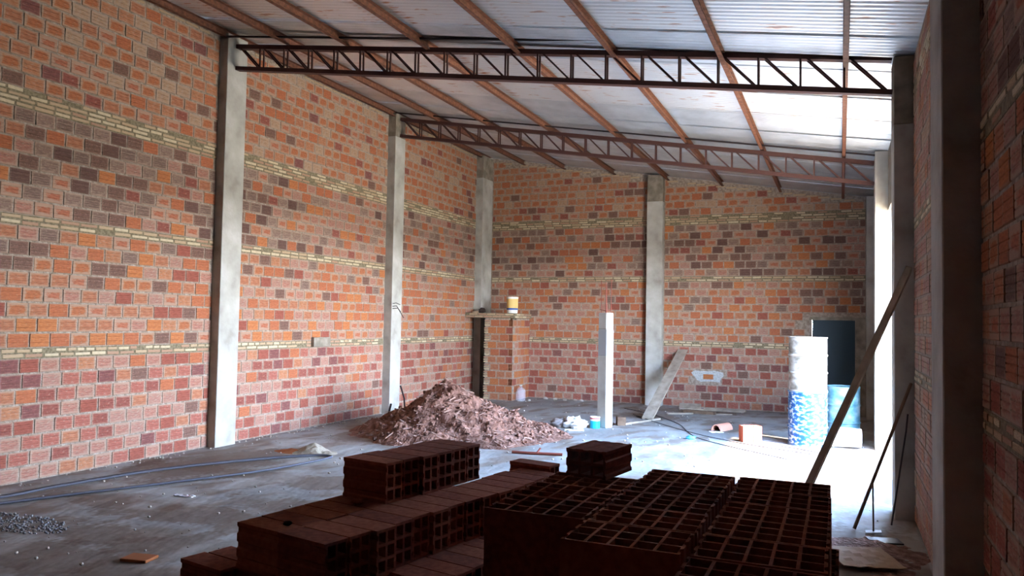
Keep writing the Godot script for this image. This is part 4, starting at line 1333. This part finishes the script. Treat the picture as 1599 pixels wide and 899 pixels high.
	part("pipe", tube([Vector3(-0.32, 0.022, 0.06), Vector3(-0.1, 0.02, 0.03), Vector3(0.31, 0.02, -0.07)], 0.018, 8), M.rebar_rust, pp)
	part("stub", tube([Vector3(0.0, 0.03, 0.01), Vector3(0.03, 0.085, -0.03)], 0.011, 6), M.rebar_rust, pp)
	single("paper_scrap", card_mesh(0.2, 0.06, 29), M.paper, at(-5.61, 0.001, 5.5, 0.1), "torn white paper on the left floor below the rebar loop", "paper")
	single("floor_tile", box_mesh(Vector3(0.2, 0.02, 0.14), 0.003), M.red_sand, at(-4.44, 0, 3.97, 0.2), "brown broken tile on the floor left of the brick stack", "tile")
	var fl: Node3D = get_node("floor")
	var r := RandomNumberGenerator.new()
	r.seed = 5
	var pb := blob(Vector3(0.022, 0.016, 0.02), 0.5, 0.3, 3, 4, 6)
	var st := begin()
	for k in 500:
		var a := r.randf() * TAU
		var q := sqrt(r.randf())
		st.append_from(pb, 0, Transform3D(Basis(Vector3.UP, r.randf() * TAU) * Basis.from_scale(Vector3.ONE * r.randf_range(0.4, 1.2)), Vector3(cos(a) * q * 0.6, 0, sin(a) * q * 0.22)))
	var gp := part("gravel", st.commit(), M.gravel, fl, Transform3D(Basis(), P(-6.1, 0, 4.2)))
	gp.set_meta("kind", "stuff")
	st = begin()
	for k in 900:
		var x := r.randf_range(-7.2, 0.3)
		var d := r.randf_range(3.6, 15.8)
		if x > -3.0 and d < 9.0 and r.randf() < 0.7:
			continue
		if k % 3 == 0:
			x = LX + 0.03 + abs(r.randfn(0.0, 0.12))
		st.append_from(pb, 0, Transform3D(Basis(Vector3.UP, r.randf() * TAU) * Basis.from_scale(Vector3.ONE * r.randf_range(0.35, 1.5)), P(x, 0, d)))
	var cp := part("crumbs", st.commit(), M.stone, fl)
	cp.set_meta("kind", "stuff")
	var nth := 0
	for q in [[-5.85, 15.7, 0.12], [-5.65, 15.75, 0.1], [-5.42, 15.72, 0.11], [-5.2, 15.76, 0.09], [-5.05, 15.72, 0.1]]:
		single("stone", blob(Vector3(q[2], q[2] * 0.5, q[2] * 0.7), 0.5, 0.15, int(q[0] * -100), 7, 9), M.stone, at(q[0], 0, q[1]), "pale stone along the foot of the back wall, " + ORD[nth] + " from the brick closet", "stone", "stones along the back wall")
		nth += 1
	# pale mortar block on the left wall's lower belt
	single("mortar_block", box_mesh(Vector3(0.06, 0.145, 0.42), 0.006), M.damp_concrete, at(LX + 0.028, 1.23, 9.93), "pale mortar block set into the left wall's lower belt", "mortar block")

func smooth(pts: Array, k: int) -> Array:
	var out: Array = []
	for i in pts.size() - 1:
		var p0: Vector3 = pts[max(i - 1, 0)]
		var p1: Vector3 = pts[i]
		var p2: Vector3 = pts[i + 1]
		var p3: Vector3 = pts[min(i + 2, pts.size() - 1)]
		for j in k:
			out.append(p1.cubic_interpolate(p2, p0, p3, float(j) / k))
	out.append(pts[-1])
	return out

# ---------------------------------------------------------------- scene
func _ready() -> void:
	rng.seed = 2024
	patchy.seed = 7
	patchy.frequency = 0.012
	# camera
	var cam := Camera3D.new()
	cam.name = "camera"
	add_child(cam)
	var yaw := 0.4024
	var pitch := 0.0419
	var roll := 0.0179
	var f := Vector3(-sin(yaw) * cos(pitch), sin(pitch), -cos(yaw) * cos(pitch))
	var r := Vector3(cos(yaw), 0, -sin(yaw))
	var u := r.cross(f)
	var r2 := r * cos(roll) + u * sin(roll)
	var u2 := u * cos(roll) - r * sin(roll)
	cam.transform = Transform3D(Basis(r2, u2, -f), P(0, CAM_H, 0))
	cam.fov = rad_to_deg(2.0 * atan(449.5 / 1206.1))
	cam.near = 0.05
	cam.far = 200.0
	cam.current = true
	# sky and exposure
	var we := WorldEnvironment.new()
	we.name = "environment"
	var env := Environment.new()
	var sky := Sky.new()
	var sm := ProceduralSkyMaterial.new()
	sm.sky_top_color = rgb(128, 168, 222)
	sm.sky_horizon_color = rgb(222, 228, 236)
	sm.sky_curve = 0.15
	sm.ground_bottom_color = rgb(150, 118, 92)
	sm.ground_horizon_color = rgb(190, 176, 160)
	sm.sky_energy_multiplier = 7.0
	sm.sun_angle_max = 4.0
	sky.sky_material = sm
	env.background_mode = Environment.BG_SKY
	env.sky = sky
	env.tonemap_mode = Environment.TONE_MAPPER_LINEAR
	env.tonemap_exposure = 1.22
	env.sdfgi_enabled = true
	env.ssao_enabled = true
	env.ssil_enabled = true
	we.environment = env
	add_child(we)
	# sun: from the right and a little from behind, about 54 degrees high
	var sun := DirectionalLight3D.new()
	sun.name = "sun"
	add_child(sun)
	sun.look_at_from_position(Vector3(20, 20, 0), Vector3(20, 20, 0) + Vector3(-1.0, -1.5, -0.5))
	sun.light_energy = 11.0
	sun.light_color = rgb(255, 240, 218)
	sun.light_angular_distance = 1.5
	sun.shadow_enabled = true
	make_materials()
	mat("red_b_plain", rgb(150, 92, 72), 0.95)
	mat("damp_pale", rgb(150, 150, 148), 0.9)
	mat("rebar_rust", rgb(120, 58, 44), 0.7)
	mat("bag_print", rgb(150, 140, 134), 0.6)
	mat("pale_clay_red", rgb(204, 112, 88), 0.9)
	build_floor()
	build_walls()
	build_roof()
	build_columns()
	truss(7.84, "nearest dark steel lattice truss spanning the hall under the roof", -7.34, 0.44, 5.235, 4.165, 0.29, 0.32)
	truss(11.93, "farther rust-brown steel lattice truss below the roof, second from camera", -7.31, 0.44, 5.28, 3.99, 0.30, 0.29)
	purlins()
	build_closet()
	build_heap()
	build_right_side()
	build_floor_things()
	build_stacks()
	for o in find_children("*", "GeometryInstance3D", true, false):
		o.cast_shadow = GeometryInstance3D.SHADOW_CASTING_SETTING_ON
